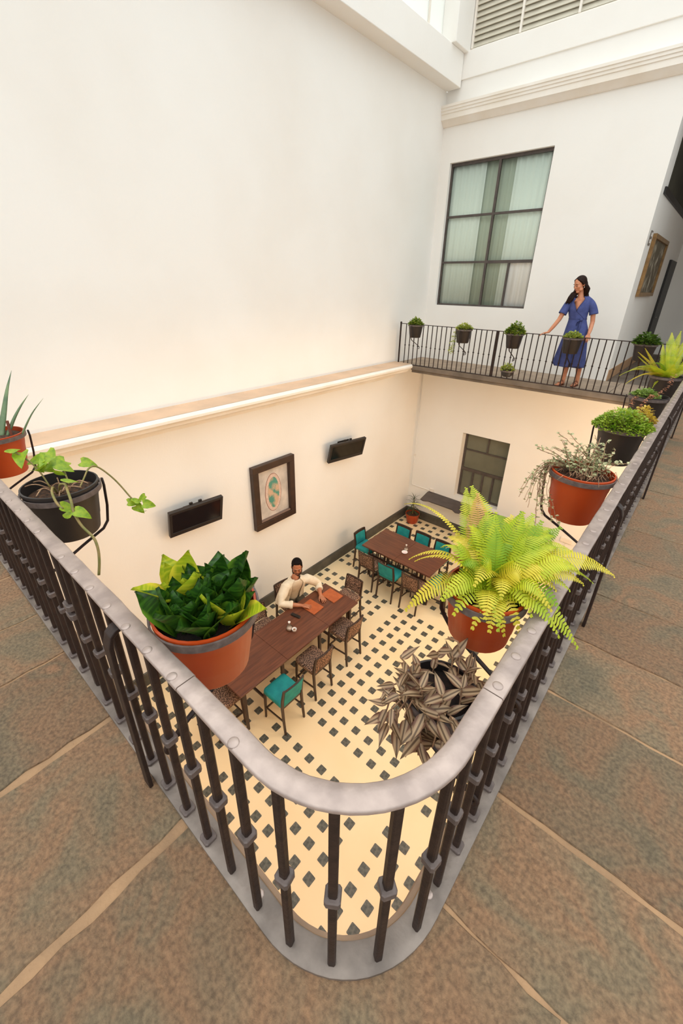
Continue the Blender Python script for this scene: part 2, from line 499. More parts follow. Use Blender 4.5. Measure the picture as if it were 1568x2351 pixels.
# --- corridor beyond the back wall
M_DIM = mat('olive_dimness', rgb(62, 58, 44), rgb(50, 46, 36), rough=0.9, scale=2)
struct(MB().box((-1.67, YB + 0.28, 0), (-1.47, 15.0, 3.06)).build('wall_corridor', M_WALL))
struct(MB().box((-1.67, YB + 0.28, 3.06), (-1.44, 15.0, 3.16)).build('trim_6', M_BLACKI))
struct(MB().box((-1.67, YB + 0.56, 3.16), (-1.45, 15.0, 5.0)).build('corridor_dark_void', M_DIM))  # dark panel painted in place of the dark void up to the roof
struct(MB().box((-1.67, 15.0, -0.25), (2.8, 15.2, 5.0)).build('wall_corridor_end', M_WALL))
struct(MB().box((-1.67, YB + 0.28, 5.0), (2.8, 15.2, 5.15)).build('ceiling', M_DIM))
struct(MB().box((2.6, YB + 0.28, 0), (2.8, 15.0, 5.0)).build('wall_corridor_right', M_WALL))
struct(MB().box((-1.67, YB + 0.28, 3.16), (-1.47, YB + 0.56, 5.0)).build('wall_reveal', M_WALL))
d1 = struct(MB().box((-1.47, 13.45, 0), (-1.42, 14.55, 2.25)).build('door_1', M_BLACKI, bevel=0.006))
MB().tube([(-1.40, 13.6, 1.0), (-1.40, 13.72, 1.0)], 0.012, 8).build('door_handle', M_COLLAR, d1)
M_FOOTSHADE = mat('brown_foot_shade', rgb(196, 156, 118), rgb(180, 140, 104), rough=0.6, scale=6)
struct(MB().box((-1.475, YB + 0.02, 0), (-1.455, 13.4, 0.2)).build('shade_strip_corridor', M_FOOTSHADE))  # thin brown strip standing in for the brownish shadow at the wall foot
# --- balcony slab along the back
M_CONC = mat('grey_concrete', rgb(126, 112, 98), rgb(100, 89, 78), rough=0.9, scale=3, detail=7, bump=0.3, bscale=30)
b = MB().box((-5.12, 8.40, -0.10), (-0.19, YB, -0.004))
b.box((-5.12, 8.44, -0.16), (-0.19, YB, -0.10))
bal = struct(b.build('floor_balcony', M_CONC, bevel=0.01))
struct(MB().box((-1.47, YB + 0.28, -0.2), (-0.19, 15.0, -0.004)).build('floor_corridor', M_CONC))
struct(MB().box((-1.47, YB, -0.03), (-0.19, YB + 0.28, -0.004)).build('floor_threshold', M_CONC))
xs = [-5.6, -4.72, -3.9, -2.98, -2.1, -1.2, -0.2]
M_FLAG2 = mat('grey_flag', rgb(172, 150, 128), rgb(146, 128, 110), rough=0.85, scale=4, detail=7, bump=0.3, bscale=25)
for a, c in zip(xs[:-1], xs[1:]):
    MB().prism([(a + .006, 8.41 if a > -5.3 else 8.47), (c - .006, 8.41 if a > -5.3 else 8.47), (c - .006, YB - 0.005), (a + .006, YB - 0.005)], -0.01, 0.0, 0.003).build('flagstone', M_FLAG2, bal)

# --- the gallery the photographer stands on: mortar bed and flagstones
arc = [(RX - RR + (RR - 0.035) * math.cos(-PI / 2 + PI / 2 * k / 12), RY + RR + (RR - 0.035) * math.sin(-PI / 2 + PI / 2 * k / 12)) for k in range(13)]
E_Y, E_X = RY + 0.035, RX - 0.035
L_out = [(XW, -2.6), (2.6, -2.6), (2.6, 15.0), (E_X, 15.0)] + arc[::-1] + [(XW, E_Y)]
gal = struct(MB().prism(L_out, -0.26, -0.005).build('floor_gallery', M_MORTAR))
p_, n_ = rail_path()
b = MB(); b.sweep(p_, [(0.0, -0.20), (0.035, -0.20), (0.052, -0.185), (0.058, -0.05), (0.05, -0.018), (0.03, -0.004), (0.0, -0.004)], normals=n_)
struct(b.build('trim_7', M_SLABEDGE, auto=40))

def rough_poly(poly, amp=0.009, step=0.07):
    out = []
    n = len(poly)
    for i in range(n):
        a = poly[i]; c = poly[(i + 1) % n]
        d = math.dist(a, c); k = max(1, int(d / step))
        nx, ny = (c[1] - a[1]) / d, -(c[0] - a[0]) / d
        for q in range(k):
            t = q / k
            j = 0 if q == 0 and d < 0.05 else random.uniform(-amp, amp)
            out.append((a[0] + (c[0] - a[0]) * t + nx * j, a[1] + (c[1] - a[1]) * t + ny * j))
    return out

def flag(poly, amp=0.007):
    p = rough_poly(poly, amp)
    dz = random.uniform(-0.0015, 0.0015)
    me = MB().prism(p, -0.03, dz, 0.004)
    o = me.build('flagstone', M_STONE, gal)
    return o
jl = [-0.43, -0.86, -1.42, -1.925, -2.315, -2.8, -3.25, -3.75, -4.2, -4.7, -5.15, -5.6]
gaps = {-0.86: 0.016, -1.42: 0.014, -0.43: 0.006}
for a, c in zip(jl[:-1], jl[1:]):
    ga, gc = gaps.get(a, 0.006), gaps.get(c, 0.006)
    top = E_Y - 0.012
    if a > -1.0:
        flag([(c + gc, -0.62), (a - ga, -0.62), (a - ga, top), (c + gc, top)])
        flag([(c + gc, -1.9), (a - ga, -1.9), (a - ga, -0.64), (c + gc, -0.64)])
    else:
        flag([(c + gc, -1.4), (a - ga, -1.4), (a - ga, top), (c + gc, top)])
jr = [0.635, 1.025, 1.585, 2.005, 2.46, 2.98, 3.45, 3.95, 4.35, 4.77, 5.25, 5.78, 6.3, 6.8, 7.3, 7.85, 8.4, 9.0, 9.6]
gr = {1.025: 0.010, 1.585: 0.008, 0.635: 0.004}
for a, c in zip(jr[:-1], jr[1:]):
    ga, gc = gr.get(a, 0.003), gr.get(c, 0.003)
    flag([(E_X + 0.012, a + ga), (0.92, a + ga), (0.92, c - gc), (E_X + 0.012, c - gc)], 0.0045)
    flag([(0.935, a + ga), (2.0, a + ga), (2.0, c - gc), (0.935, c - gc)], 0.0045)
ia = [(RX - RR + (RR - 0.023) * math.cos(-PI / 2 + PI / 2 * k / 8), RY + RR + (RR - 0.023) * math.sin(-PI / 2 + PI / 2 * k / 8)) for k in range(9)]
flag([(-0.424, -0.30), (0.20, -0.30), (0.20, 0.629), (E_X + 0.012, 0.629)] + ia[::-1][1:])
flag([(0.215, -0.9), (1.3, -0.9), (1.3, 0.629), (0.215, 0.629)])
flag([(-0.424, -1.5), (0.20, -1.5), (0.20, -0.315), (-0.424, -0.315)])

# ------------------------------------------------------------------ windows
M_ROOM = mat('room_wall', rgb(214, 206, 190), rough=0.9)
w1 = struct(MB().box((-5.37, YB + 0.08, 1.215), (-3.30, YB + 0.13, 1.25)).build('window_1', M_FRAME))
fy0, fy1 = YB + 0.08, YB + 0.13
def fr(parent, x0, x1, z0, z1, nm='frame_bar', y0=fy0, y1=fy1): return MB().box((x0, y0, z0), (x1, y1, z1)).build(nm, M_FRAME, parent)
fr(w1, -5.37, -5.335, 1.25, 3.915); fr(w1, -3.335, -3.30, 1.25, 3.915); fr(w1, -5.335, -3.335, 3.86, 3.915)
fr(w1, -4.335, -4.29, 1.25, 3.86); fr(w1, -5.335, -4.335, 2.945, 2.985); fr(w1, -4.29, -3.335, 2.945, 2.985)
fr(w1, -5.335, -4.335, 2.075, 2.115); fr(w1, -4.29, -3.335, 2.065, 2.12); fr(w1, -3.83, -3.795, 1.25, 2.065)
def pane(parent, x0, x1, z0, z1, m, y=YB + 0.105): return MB().add([(x0, y, z0), (x1, y, z0), (x1, y, z1), (x0, y, z1)], [(0, 1, 2, 3)]).build('pane', m, parent)
for z0, z1 in ((2.985, 3.86), (2.115, 2.945), (1.25, 2.075)):
    pane(w1, -5.335, -4.335, z0, z1, M_GREENGLASS)
    if z0 > 2: pane(w1, -4.29, -3.335, z0, z1, M_GREENGLASS)
pane(w1, -4.29, -3.83, 1.25, 2.065, M_GREENGLASS)
b = MB().box((-5.7, YB + 1.6, 0.9), (-3.0, YB + 1.7, 4.2)); b.box((-5.7, YB + 0.28, 4.1), (-3.0, YB + 1.6, 4.2)); b.box((-5.7, YB + 0.28, 0.8), (-3.0, YB + 1.6, 0.9))
b.box((-5.8, YB + 0.28, 0.8), (-5.7, YB + 1.7, 4.2)); b.box((-3.0, YB + 0.28, 0.8), (-2.9, YB + 1.7, 4.2))
struct(b.build('wall_room_upper', M_ROOM))
w2 = struct(MB().box((-4.20, YB + 0.2, -3.46), (-3.01, YB + 0.25, -3.41)).build('window_2', M_FRAME))
f2 = lambda *a: fr(w2, *a, y0=YB + 0.2, y1=YB + 0.25)
f2(-4.20, -4.145, -3.41, -1.68); f2(-3.065, -3.01, -3.41, -1.68); f2(-4.145, -3.065, -1.735, -1.68)
f2(-4.145, -3.065, -2.17, -2.135); f2(-4.145, -3.065, -2.73, -2.65); f2(-3.60, -3.565, -2.135, -1.735)
for x in (-3.85, -3.58, -3.31): f2(x - 0.022, x + 0.022, -3.41, -2.73)
for x0, x1, z0, z1 in ((-4.145, -3.60, -2.135, -1.735), (-3.565, -3.065, -2.135, -1.735), (-4.145, -3.065, -2.65, -2.17),
                       (-4.145, -3.872, -3.41, -2.73), (-3.828, -3.602, -3.41, -2.73), (-3.558, -3.332, -3.41, -2.73), (-3.288, -3.065, -3.41, -2.73)):
    pane(w2, x0, x1, z0, z1, M_DARKGLASS, YB + 0.225)
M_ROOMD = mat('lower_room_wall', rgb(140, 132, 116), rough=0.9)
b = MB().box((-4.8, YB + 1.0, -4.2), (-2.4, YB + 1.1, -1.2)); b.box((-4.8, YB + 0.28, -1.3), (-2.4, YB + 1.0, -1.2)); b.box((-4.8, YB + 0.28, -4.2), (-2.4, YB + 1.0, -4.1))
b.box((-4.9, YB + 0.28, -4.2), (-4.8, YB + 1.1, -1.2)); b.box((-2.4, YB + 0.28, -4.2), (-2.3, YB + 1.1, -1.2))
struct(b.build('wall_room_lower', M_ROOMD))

# curtains behind the upper window
M_CURT = mat('sheer_curtain', rgb(252, 253, 248), rough=0.9)
def curtain(x0, x1, z0, z1, y, seed, label):
    r = random.Random(seed)
    n = int((x1 - x0) / 0.012)
    ph = 0; path = []
    for i in range(n + 1):
        ph += r.uniform(0.35, 0.75)
        path.append((x0 + (x1 - x0) * i / n, y + 0.012 * math.sin(ph)))
    rows = [[(x, yy, z) for x, yy in path] for z in (z0, z1)]
    b = MB(); b.loft(rows, caps=False, closed=False)
    o = b.build('curtain', M_CURT, smooth=True)
    md = o.modifiers.new('thick', 'SOLIDIFY'); md.thickness = 0.003
    return tag(o, label, 'curtain', 'sheer curtains behind the upper window')
curtain(-5.36, -4.62, 1.22, 3.91, YB + 0.165, 1, 'white sheer curtain behind the left panes of the upper window')
curtain(-4.02, -3.31, 1.22, 3.91, YB + 0.165, 2, 'white sheer curtain behind the right panes of the upper window')
curtain(-4.75, -3.9, 1.22, 3.91, YB + 0.215, 3, 'grey sheet standing in for the dim room in the middle gap of the upper window').data.materials[0] = mat('dim_room_grey', rgb(205, 208, 194), rough=0.9)  # grey tone stands in for the dim room behind the gap
# ================================================================== RAILINGS
IRON_TOP = 0.744
bal_me = None
def square_bar(w, z0, z1, name, m):
    h = w / 2; c = w * 0.18
    poly = [(-h + c, -h), (h - c, -h), (h, -h + c), (h, h - c), (h - c, h), (-h + c, h), (-h, h - c), (-h, -h + c)]
    return MB().prism(poly, z0, z1).mesh(name, m)
def ring_me(w, z0, z1, name, m, bev=0.003):
    h = w / 2; c = w * 0.14
    poly = [(-h + c, -h), (h - c, -h), (h, -h + c), (h, h - c), (h - c, h), (-h + c, h), (-h, h - c), (-h, -h + c)]
    return MB().prism(poly, z0, z1, bev).mesh(name, m)
bal_me = square_bar(0.021, 0.012, 0.734, 'baluster', M_IRON)
col_me = ring_me(0.038, 0.370, 0.392, 'collar', M_COLLAR)
foot_me = ring_me(0.042, 0.012, 0.026, 'foot_collar', M_COLLAR)
rv = MB()
rv.lathe([(0.013, -0.001), (0.0125, 0.001), (0.010, 0.0024), (0.006, 0.0032), (0.0015, 0.0035)], 14)
riv_me = rv.mesh('rivet', M_RAIL, True)

rail = thing('gallery_railing', 'long wrought-iron railing with a rounded corner around the near side of the court', 'railing', (0, 0, 0))
pts, nrm = rail_path(step=0.06)
# three lengths of flat handrail with fine joints between them
def rail_piece(sel, name, prof, m, gap=0.0015, amp=0.0012):
    P = [pts[i] for i in sel]; Nn = [nrm[i] for i in sel]
    b = MB()
    r = random.Random(3)
    rings = []
    for i, (p, n) in enumerate(zip(P, Nn)):
        jit = r.uniform(-amp, amp)
        rings.append([(p[0] + n[0] * (a + (jit if a > 0 else -jit * 0.4)), p[1] + n[1] * (a + (jit if a > 0 else -jit * 0.4)), c) for a, c in prof])
    b.loft(rings)
    return b.build(name, m, rail, auto=50)
TOP = [(-0.026, 0.734), (-0.0255, 0.7405), (-0.022, 0.744), (0.022, 0.744), (0.0255, 0.7405), (0.026, 0.734), (0.022, 0.7305), (-0.022, 0.7305)]
s1 = max(i for i, p in enumerate(pts) if p[0] < -0.72 and abs(p[1] - RY) < 1e-6)
s2 = min(i for i, p in enumerate(pts) if p[1] > 0.75)
pts.insert(s1 + 1, (-0.7235, RY, 0)); nrm.insert(s1 + 1, (0, 1, 0)); pts.insert(s1 + 2, (-0.7205, RY, 0)); nrm.insert(s1 + 2, (0, 1, 0))
s2 += 2
pts.insert(s2, (RX, 0.7505, 0)); nrm.insert(s2, (-1, 0, 0)); pts.insert(s2 + 1, (RX, 0.7535, 0)); nrm.insert(s2 + 1, (-1, 0, 0))
t1 = rail_piece(range(0, s1 + 2), 'handrail', TOP, M_RAIL)
t2 = rail_piece(range(s1 + 2, s2 + 1), 'handrail', TOP, M_RAIL, amp=0.0008)
t3 = rail_piece(range(s2 + 1, len(pts)), 'handrail', TOP, M_RAIL)
BOT = [(-0.040, -0.002), (-0.040, 0.010), (-0.036, 0.0125), (0.026, 0.0125), (0.030, 0.010), (0.030, -0.002)]
bottom = rail_piece(range(0, len(pts)), 'bottom_rail', BOT, M_RAIL2, amp=0.0006)

def baluster(x, y, rz, foot=True, rivet=None, me=None):
    o = link('baluster', me or bal_me, rail); o.location = (x, y, 0); o.rotation_euler = (0, 0, rz)
    c = link('collar', col_me, o); c.location = (0, 0, random.uniform(-0.012, 0.012)); c.rotation_euler = (0, 0, random.uniform(-0.06, 0.06))
    if foot: link('foot_collar', foot_me, o)
    if rivet is not None:
        q = link('rivet', riv_me, rivet); q.location = (x, y, IRON_TOP)
    return o
thick_me = square_bar(0.036, 0.012, 0.734, 'post', M_IRON)
x = -0.515
k = 0
while x > -5.5:
    if abs(x + 1.60) < 0.06:
        post = link('post', thick_me, rail); post.location = (x, RY, 0)
        for z in (0.0, 0.045):
            c = link('collar', ring_me(0.06, 0.40, 0.425, 'collar', M_COLLAR), post); c.location = (0, 0, z)
    else:
        baluster(x, RY - 0.014, 0, foot=k > 1, rivet=(t1 if x < -0.724 else t2) if k != 1 else None)
    x -= 0.1225; k += 1
for ang in (-78.0, -56.0, -33.4, -10.0):
    a = math.radians(ang)
    baluster(RX - RR + (RR + 0.010) * math.cos(a), RY + RR + (RR + 0.010) * math.sin(a), a, foot=False)
y = 0.661; k = 1
while y < 8.3:
    baluster(RX + 0.001, y, 0, foot=k > 1, rivet=(t2 if y < 0.75 else t3) if k != 1 else None)
    y += 0.1185; k += 1
for px, py in ((-0.53, RY + 0.005), (RX - 0.004, 0.62)):
    q = link('rivet', riv_me, bottom); q.location = (px, py, 0.0125)
# flat stays on the gallery side
def stay(x, y, nx, ny):
    """flat iron stay standing on the paving, its head bent over the handrail's underside; n points to the court"""
    P = [(-0.058, 0.0), (-0.055, 0.55), (-0.052, 0.665), (-0.044, 0.694), (-0.028, 0.708), (-0.006, 0.712)]
    T = (ny, -nx)
    rings = []
    for a, z in P:
        c = Vector((x + nx * a, y + ny * a, z))
        s = Vector((T[0], T[1], 0)) * 0.021
        u = Vector((nx, ny, 0)) * 0.007 if z < 0.68 else Vector((0, 0, 0.007)) + Vector((nx, ny, 0)) * 0.003
        if z >= 0.68: u = Vector((-nx * 0.004, -ny * 0.004, 0.006))
        if z < 0.68: u = -u
        rings.append([c - s - u, c + s - u, c + s + u, c - s + u])
    MB().loft(rings).build('stay', M_IRON, rail, bevel=0.003)
stay(-1.065, RY, 0, 1); stay(-3.2, RY, 0, 1)
stay(RX, 2.13, -1, 0); stay(RX, 4.12, -1, 0); stay(RX, 6.28, -1, 0)

# ---- back railing
rb = thing('balcony_railing', 'thin dark iron railing along the back balcony under the big window', 'railing', (0, 0, 0))
BY, BZ = 8.43, 0.862
MB().cbox(((-5.50 + RX) / 2, BY, BZ - 0.006), (RX + 5.50, 0.034, 0.012)).build('handrail', M_IRON, rb, bevel=0.003)
MB().cbox(((-5.10 + RX) / 2, BY, 0.006), (RX + 5.10, 0.05, 0.012)).build('bottom_rail', M_IRON, rb, bevel=0.002)
bb_me = square_bar(0.0165, 0.012, BZ - 0.012, 'baluster', M_IRON)
bc_me = ring_me(0.028, 0.40, 0.418, 'collar', M_IRON, 0.002)
x = -5.34; k = 0
while x < RX - 0.05:
    if abs(x + 3.27) < 0.05:
        MB().cbox((x, BY, BZ / 2), (0.055, 0.03, BZ - 0.02)).build('post', M_IRON, rb, bevel=0.003)
    else:
        o = link('baluster', bb_me, rb); o.location = (x, BY, 0 if x > -5.1 else 0.012)
        c = link('collar', bc_me, o); c.location = (0, 0, random.uniform(-0.01, 0.01))
    x += 0.1085; k += 1
b = MB().cbox((-5.485, BY, 0.44), (0.026, 0.026, 0.84)); b.ball((-5.485, BY, 0.875), 0.022); b.build('end_post', M_IRON, rb)
# ================================================================== FURNITURE AND WALL THINGS
TT = 0.90           # height of the tall tables
def rounded(hw, hd, r, n=4):
    out = []
    for cx, cy, a0 in ((hw - r, hd - r, 0), (-hw + r, hd - r, PI / 2), (-hw + r, -hd + r, PI), (hw - r, -hd + r, 1.5 * PI)):
        for k in range(n + 1):
            a = a0 + PI / 2 * k / n
            out.append((cx + r * math.cos(a), cy + r * math.sin(a)))
    return out

def make_chair(fabric, label, frame_wide=False):
    """tall dining chair, front towards +y, low upholstered back"""
    t = thing('dining_chair', label, 'chair')
    SZ, HB = 0.60, 0.945
    # back legs run up into the back stiles
    for s in (-1, 1):
        p = [(s * 0.195, -0.235, 0.0), (s * 0.192, -0.205, 0.30), (s * 0.190, -0.190, 0.56), (s * 0.190, -0.205, 0.72), (s * 0.188, -0.245, HB)]
        MB().tube(p, [0.019, 0.022, 0.025, 0.024, 0.019], 4, PI / 4).build('back_leg', M_WOOD, t, auto=40)
        p = [(s * 0.195, 0.215, 0.0), (s * 0.19, 0.20, 0.55)]
        MB().tube(p, [0.017, 0.025], 4, PI / 4).build('front_leg', M_WOOD, t)
        MB().bar((s * 0.193, -0.205, 0.27), (s * 0.193, 0.205, 0.23), 0.016, 0.026).build('stretcher', M_WOOD, t)
    MB().bar((-0.19, 0.205, 0.20), (0.19, 0.205, 0.20), 0.018, 0.03).build('stretcher', M_WOOD, t)
    MB().bar((-0.19, -0.19, 0.545), (0.19, -0.19, 0.545), 0.02, 0.045).build('seat_rail', M_WOOD, t)
    MB().bar((-0.19, 0.195, 0.545), (0.19, 0.195, 0.545), 0.02, 0.045).build('seat_rail', M_WOOD, t)
    # cushion
    base = rounded(0.215, 0.215, 0.05)
    rings = []
    for f, z in ((0.96, 0.555), (1.0, 0.565), (1.0, 0.60), (0.975, 0.622), (0.90, 0.635), (0.6, 0.642)):
        rings.append([(x * f, y * f + 0.012, z) for x, y in base])
    MB().loft(rings).build('seat', fabric, t, smooth=True)
    # back panel, gently curved
    top = HB - (0.055 if frame_wide else 0.018)
    def panel(z0, z1, hw, dy, th, nm, m):
        ring = []
        for z in (z0, z0 + (z1 - z0) * 0.33, z0 + (z1 - z0) * 0.66, z1):
            yy = -0.190 - max(0, z - 0.56) ** 1.5 * 0.235 + dy
            row = []
            for i in range(7):
                u = -1 + i / 3
                row.append((u * hw, yy - 0.018 * (1 - u * u), z))
            row += [(x, y - th, zz) for x, y, zz in row[::-1]]
            ring.append(row)
        return MB().loft(ring).build(nm, m, t, auto=50)
    panel(0.64, top, 0.165 if frame_wide else 0.176, 0.016, 0.040, 'back_cushion', fabric)
    panel(top - 0.004, HB, 0.190, 0.010, 0.028, 'top_rail', M_WOOD)
    if frame_wide:
        panel(0.60, 0.645, 0.19, 0.010, 0.028, 'lower_rail', M_WOOD)
    return t

CH = {}
def chair(kind, x, y, deg, label, group):
    fabric, wide = {'teal': (M_TEAL, False), 'brown': (M_FLECK, False), 'tealw': (M_TEAL, True)}[kind]
    if kind not in CH:
        CH[kind] = make_chair(fabric, label, wide); o = CH[kind]
    else:
        o = copy_tree(CH[kind])
    o.location = (x, y, FL); o.rotation_euler = (0, 0, math.radians(deg))
    tag(o, label, 'chair', group)
    return o
G1, G2 = 'chairs around the near long table', 'chairs around the far table'
chair('teal', -3.43, 2.78, 90, 'turquoise upholstered tall chair at the near long table', G1)
chair('brown', -3.49, 3.50, 90, 'brown flecked chair between the turquoise chair and the next one along the near table', G1)
chair('brown', -3.55, 4.36, 90, 'brown flecked chair on the aisle side closest to the far end of the near table', G1)
chair('brown', -4.06, 5.02, 180, 'brown flecked chair at the far head of the near table, behind the menus', G1)
chair('brown', -4.62, 3.42, -90, 'brown flecked chair on the wall side, half hidden by the big orange pot', G1)
chair('brown', -4.79, 4.20, -97, 'dark chair the man in the cream shirt sits on', G1)
chair('brown', -4.02, 2.10, 0, 'brown flecked chair at the near head of the near table, below the handrail', G1)
chair('brown', -4.40, 6.30, 0, 'brown flecked chair on the near side of the far table, closest to the wall', G2)
chair('teal', -3.86, 6.27, 0, 'turquoise chair on the near side of the far table between two brown ones', G2)
chair('brown', -3.28, 6.30, 0, 'brown flecked chair on the near side of the far table behind the long fern frond', G2)
chair('teal', -2.86, 6.72, 84, 'turquoise chair at the end of the far table, half hidden by the fern', G2)
chair('tealw', -4.42, 7.36, 180, 'turquoise chair behind the far table, closest to the left wall', G2)
chair('tealw', -3.90, 7.38, 180, 'turquoise chair behind the far table, middle of the three', G2)
chair('tealw', -3.38, 7.38, 180, 'turquoise chair behind the far table, partly under the fern fronds', G2)
chair('tealw', -4.86, 6.72, -90, 'turquoise chair at the head of the far table against the left wall', G2)

def table(label, x0, x1, y0, y1, seams, along_y, m, pedestal):
    cx, cy = (x0 + x1) / 2, (y0 + y1) / 2
    t = thing('dining_table', label, 'table', (cx, cy, FL))
    L = (y1 - y0) if along_y else (x1 - x0)
    cuts = [-L / 2] + seams + [L / 2]
    for a, c in zip(cuts[:-1], cuts[1:]):
        a += 0.0015; c -= 0.0015
        hw = ((x1 - x0) if along_y else (y1 - y0)) / 2
        if along_y: lo, hi = (-hw, a, TT - 0.032), (hw, c, TT)
        else: lo, hi = (a, -hw, TT - 0.032), (c, hw, TT)
        MB().box(lo, hi).build('table_leaf', m, t, bevel=0.004)
    hx, hy = (x1 - x0) / 2, (y1 - y0) / 2
    # apron
    for s in (-1, 1):
        if along_y:
            MB().box((s * (hx - 0.10) - 0.012, -hy + 0.09, TT - 0.09), (s * (hx - 0.10) + 0.012, hy - 0.09, TT - 0.033)).build('apron', M_WOOD, t)
            MB().box((-hx + 0.09, s * (hy - 0.10) - 0.012, TT - 0.09), (hx - 0.09, s * (hy - 0.10) + 0.012, TT - 0.033)).build('apron', M_WOOD, t)
        else:
            MB().box((-hx + 0.09, s * (hy - 0.10) - 0.012, TT - 0.09), (hx - 0.09, s * (hy - 0.10) + 0.012, TT - 0.033)).build('apron', M_WOOD, t)
            MB().box((s * (hx - 0.10) - 0.012, -hy + 0.09, TT - 0.09), (s * (hx - 0.10) + 0.012, hy - 0.09, TT - 0.033)).build('apron', M_WOOD, t)
    if not pedestal:
        for sx in (-1, 1):
            for yy in (-hy + 0.12, -hy + 0.86, hy - 0.93, hy - 0.12):
                MB().tube([(sx * (hx - 0.085), yy, 0), (sx * (hx - 0.10), yy, TT - 0.034)], [0.026, 0.034], 4, PI / 4).build('leg', M_WOOD, t)
        for yy in (-hy + 0.5, hy - 0.5):
            MB().bar((-hx + 0.1, yy, 0.30), (hx - 0.1, yy, 0.30), 0.03, 0.04).build('stretcher', M_WOOD, t)
    else:
        for xx in (-hx + 0.42, hx - 0.42):
            p = MB()
            p.lathe([(0.05, 0.03), (0.042, 0.1), (0.035, 0.5), (0.045, TT - 0.1), (0.16, TT - 0.07), (0.16, TT - 0.034)], 14)
            ped = p.build('pedestal', M_BLACKI, t, auto=40); ped.location = (xx, 0, 0)
            for a in (PI / 4, 3 * PI / 4, 5 * PI / 4, 7 * PI / 4):
                q = MB().bar((0, 0, 0.09), (0.30 * math.cos(a), 0.30 * math.sin(a), 0.028), 0.05, 0.045).build('foot', M_BLACKI, ped)
        b = MB()
        for s in (-1, 1):
            MB().bar((-hx + 0.1, s * (hy - 0.1), TT - 0.23), (hx - 0.1, s * (hy - 0.1), TT - 0.23), 0.02, 0.03).build('lower_rail', M_WOOD, t)
            n = 15
            for k in range(n):
                xx = -hx + 0.14 + (2 * hx - 0.28) * k / (n - 1)
                MB().box((xx - 0.011, s * (hy - 0.1) - 0.008, TT - 0.216), (xx + 0.011, s * (hy - 0.1) + 0.008, TT - 0.088)).build('spindle', M_WOOD, t)
    return t
table('long dark walnut table the man sits at', -4.42, -3.60, 2.15, 4.79, [3.045 - 3.47, 4.0 - 3.47], True, M_TABLE, False)
table('dark walnut table at the back of the court with turquoise chairs round it', -4.72, -3.0, 6.33, 7.26, [0.0], False, M_TABLE2, True)
# small table on curved cast-iron legs behind the fern
t = thing('side_table', 'small round table on curved black iron legs behind the fern', 'table', (-2.16, 6.78, FL))
MB().lathe([(0.27, 0.70), (0.28, 0.705), (0.28, 0.725), (0.27, 0.73)], 28).build('table_top', M_TABLE2, t, auto=40)
MB().lathe([(0.03, 0.30), (0.025, 0.5), (0.05, 0.66), (0.12, 0.70)], 14).build('column', M_BLACKI, t, smooth=True)
for a in (208, 328, 88):
    a = math.radians(a); c, s = math.cos(a), math.sin(a)
    P = [(0.02, 0.42), (0.09, 0.40), (0.13, 0.30), (0.15, 0.18), (0.20, 0.08), (0.29, 0.035), (0.36, 0.03)]
    MB().tube([(r * c, r * s, z) for r, z in P], [0.04, 0.04, 0.036, 0.033, 0.033, 0.032, 0.03], 8, flat=0.7).build('leg', M_BLACKI, t, smooth=True)

# ---- things on the tables
ZT = FL + TT
M_LEATHER = mat('tan_leather', rgb(186, 96, 48), rgb(172, 84, 40), rough=0.5, scale=12, bump=0.1, bscale=120)
M_BLK = mat('black_plastic', rgb(26, 23, 22), rough=0.4)
M_GLASSW = glass_mat('bottle_glass', (0.97, 0.97, 0.96, 1), 0.02)
M_CHINA = mat('white_china', rgb(238, 230, 224), rough=0.25)
M_SCREEN = mat('tv_screen', rgb(16, 13, 14), rough=0.12)
M_TVB = mat('tv_bezel', rgb(44, 38, 36), rgb(38, 32, 31), rough=0.35, scale=6)
def menu(x, y, rz, label):
    t = thing('menu_folder', label, 'menu', (x, y, ZT), rz, 'leather menus on the near table')
    MB().box((-0.165, -0.125, 0.0), (0.165, 0.125, 0.004)).build('back_cover', M_LEATHER, t, bevel=0.0015)
    MB().box((-0.160, -0.120, 0.004), (0.160, 0.118, 0.010)).build('pages', mat('paper', rgb(236, 226, 210), rough=0.8), t)
    MB().box((-0.165, -0.125, 0.010), (0.165, 0.125, 0.015)).build('front_cover', M_LEATHER, t, bevel=0.0015)
    MB().tube([(-0.165, 0.125, 0.0075), (0.165, 0.125, 0.0075)], 0.0075, 8).build('spine', M_LEATHER, t)
menu(-4.135, 4.135, 0.03, 'tan leather menu under the man\'s hand')
menu(-4.075, 4.60, -0.02, 'tan leather menu lying free near the far end of the table')
t = thing('eyeglasses_case', 'slim black case on the near table beside the glass bottle', 'case', (-4.19, 3.78, ZT), math.radians(12))
MB().prism(rounded(0.095, 0.028, 0.02), 0.0, 0.012, 0.004).build('lower_shell', M_BLK, t)
MB().prism(rounded(0.095, 0.028, 0.02), 0.013, 0.024, 0.006).build('upper_shell', M_BLK, t)
def bottle(x, y, s, label, grp):
    t = thing('glass_bottle', label, 'bottle', (x, y, ZT), 0, grp)
    prof = [(0.036, 0.0), (0.044, 0.006), (0.046, 0.03), (0.043, 0.058), (0.030, 0.08), (0.017, 0.095), (0.0145, 0.125), (0.0165, 0.135)]
    prof = [(r * s, z * s) for r, z in prof]
    MB().lathe(prof, 20, close=False).build('bottle_body', M_GLASSW, t, smooth=True)
    MB().lathe([(0.018 * s, 0.132 * s), (0.019 * s, 0.138 * s), (0.019 * s, 0.150 * s), (0.012 * s, 0.154 * s)], 16).build('stopper', M_CHINA, t, smooth=True)
    MB().lathe([(0.036 * s, 0.004), (0.041 * s, 0.01), (0.0425 * s, 0.03 * s), (0.0425 * s, 0.036 * s)], 18).build('water', mat('water_tint', rgb(206, 190, 178), rough=0.1, spec=0.6), t, smooth=True)
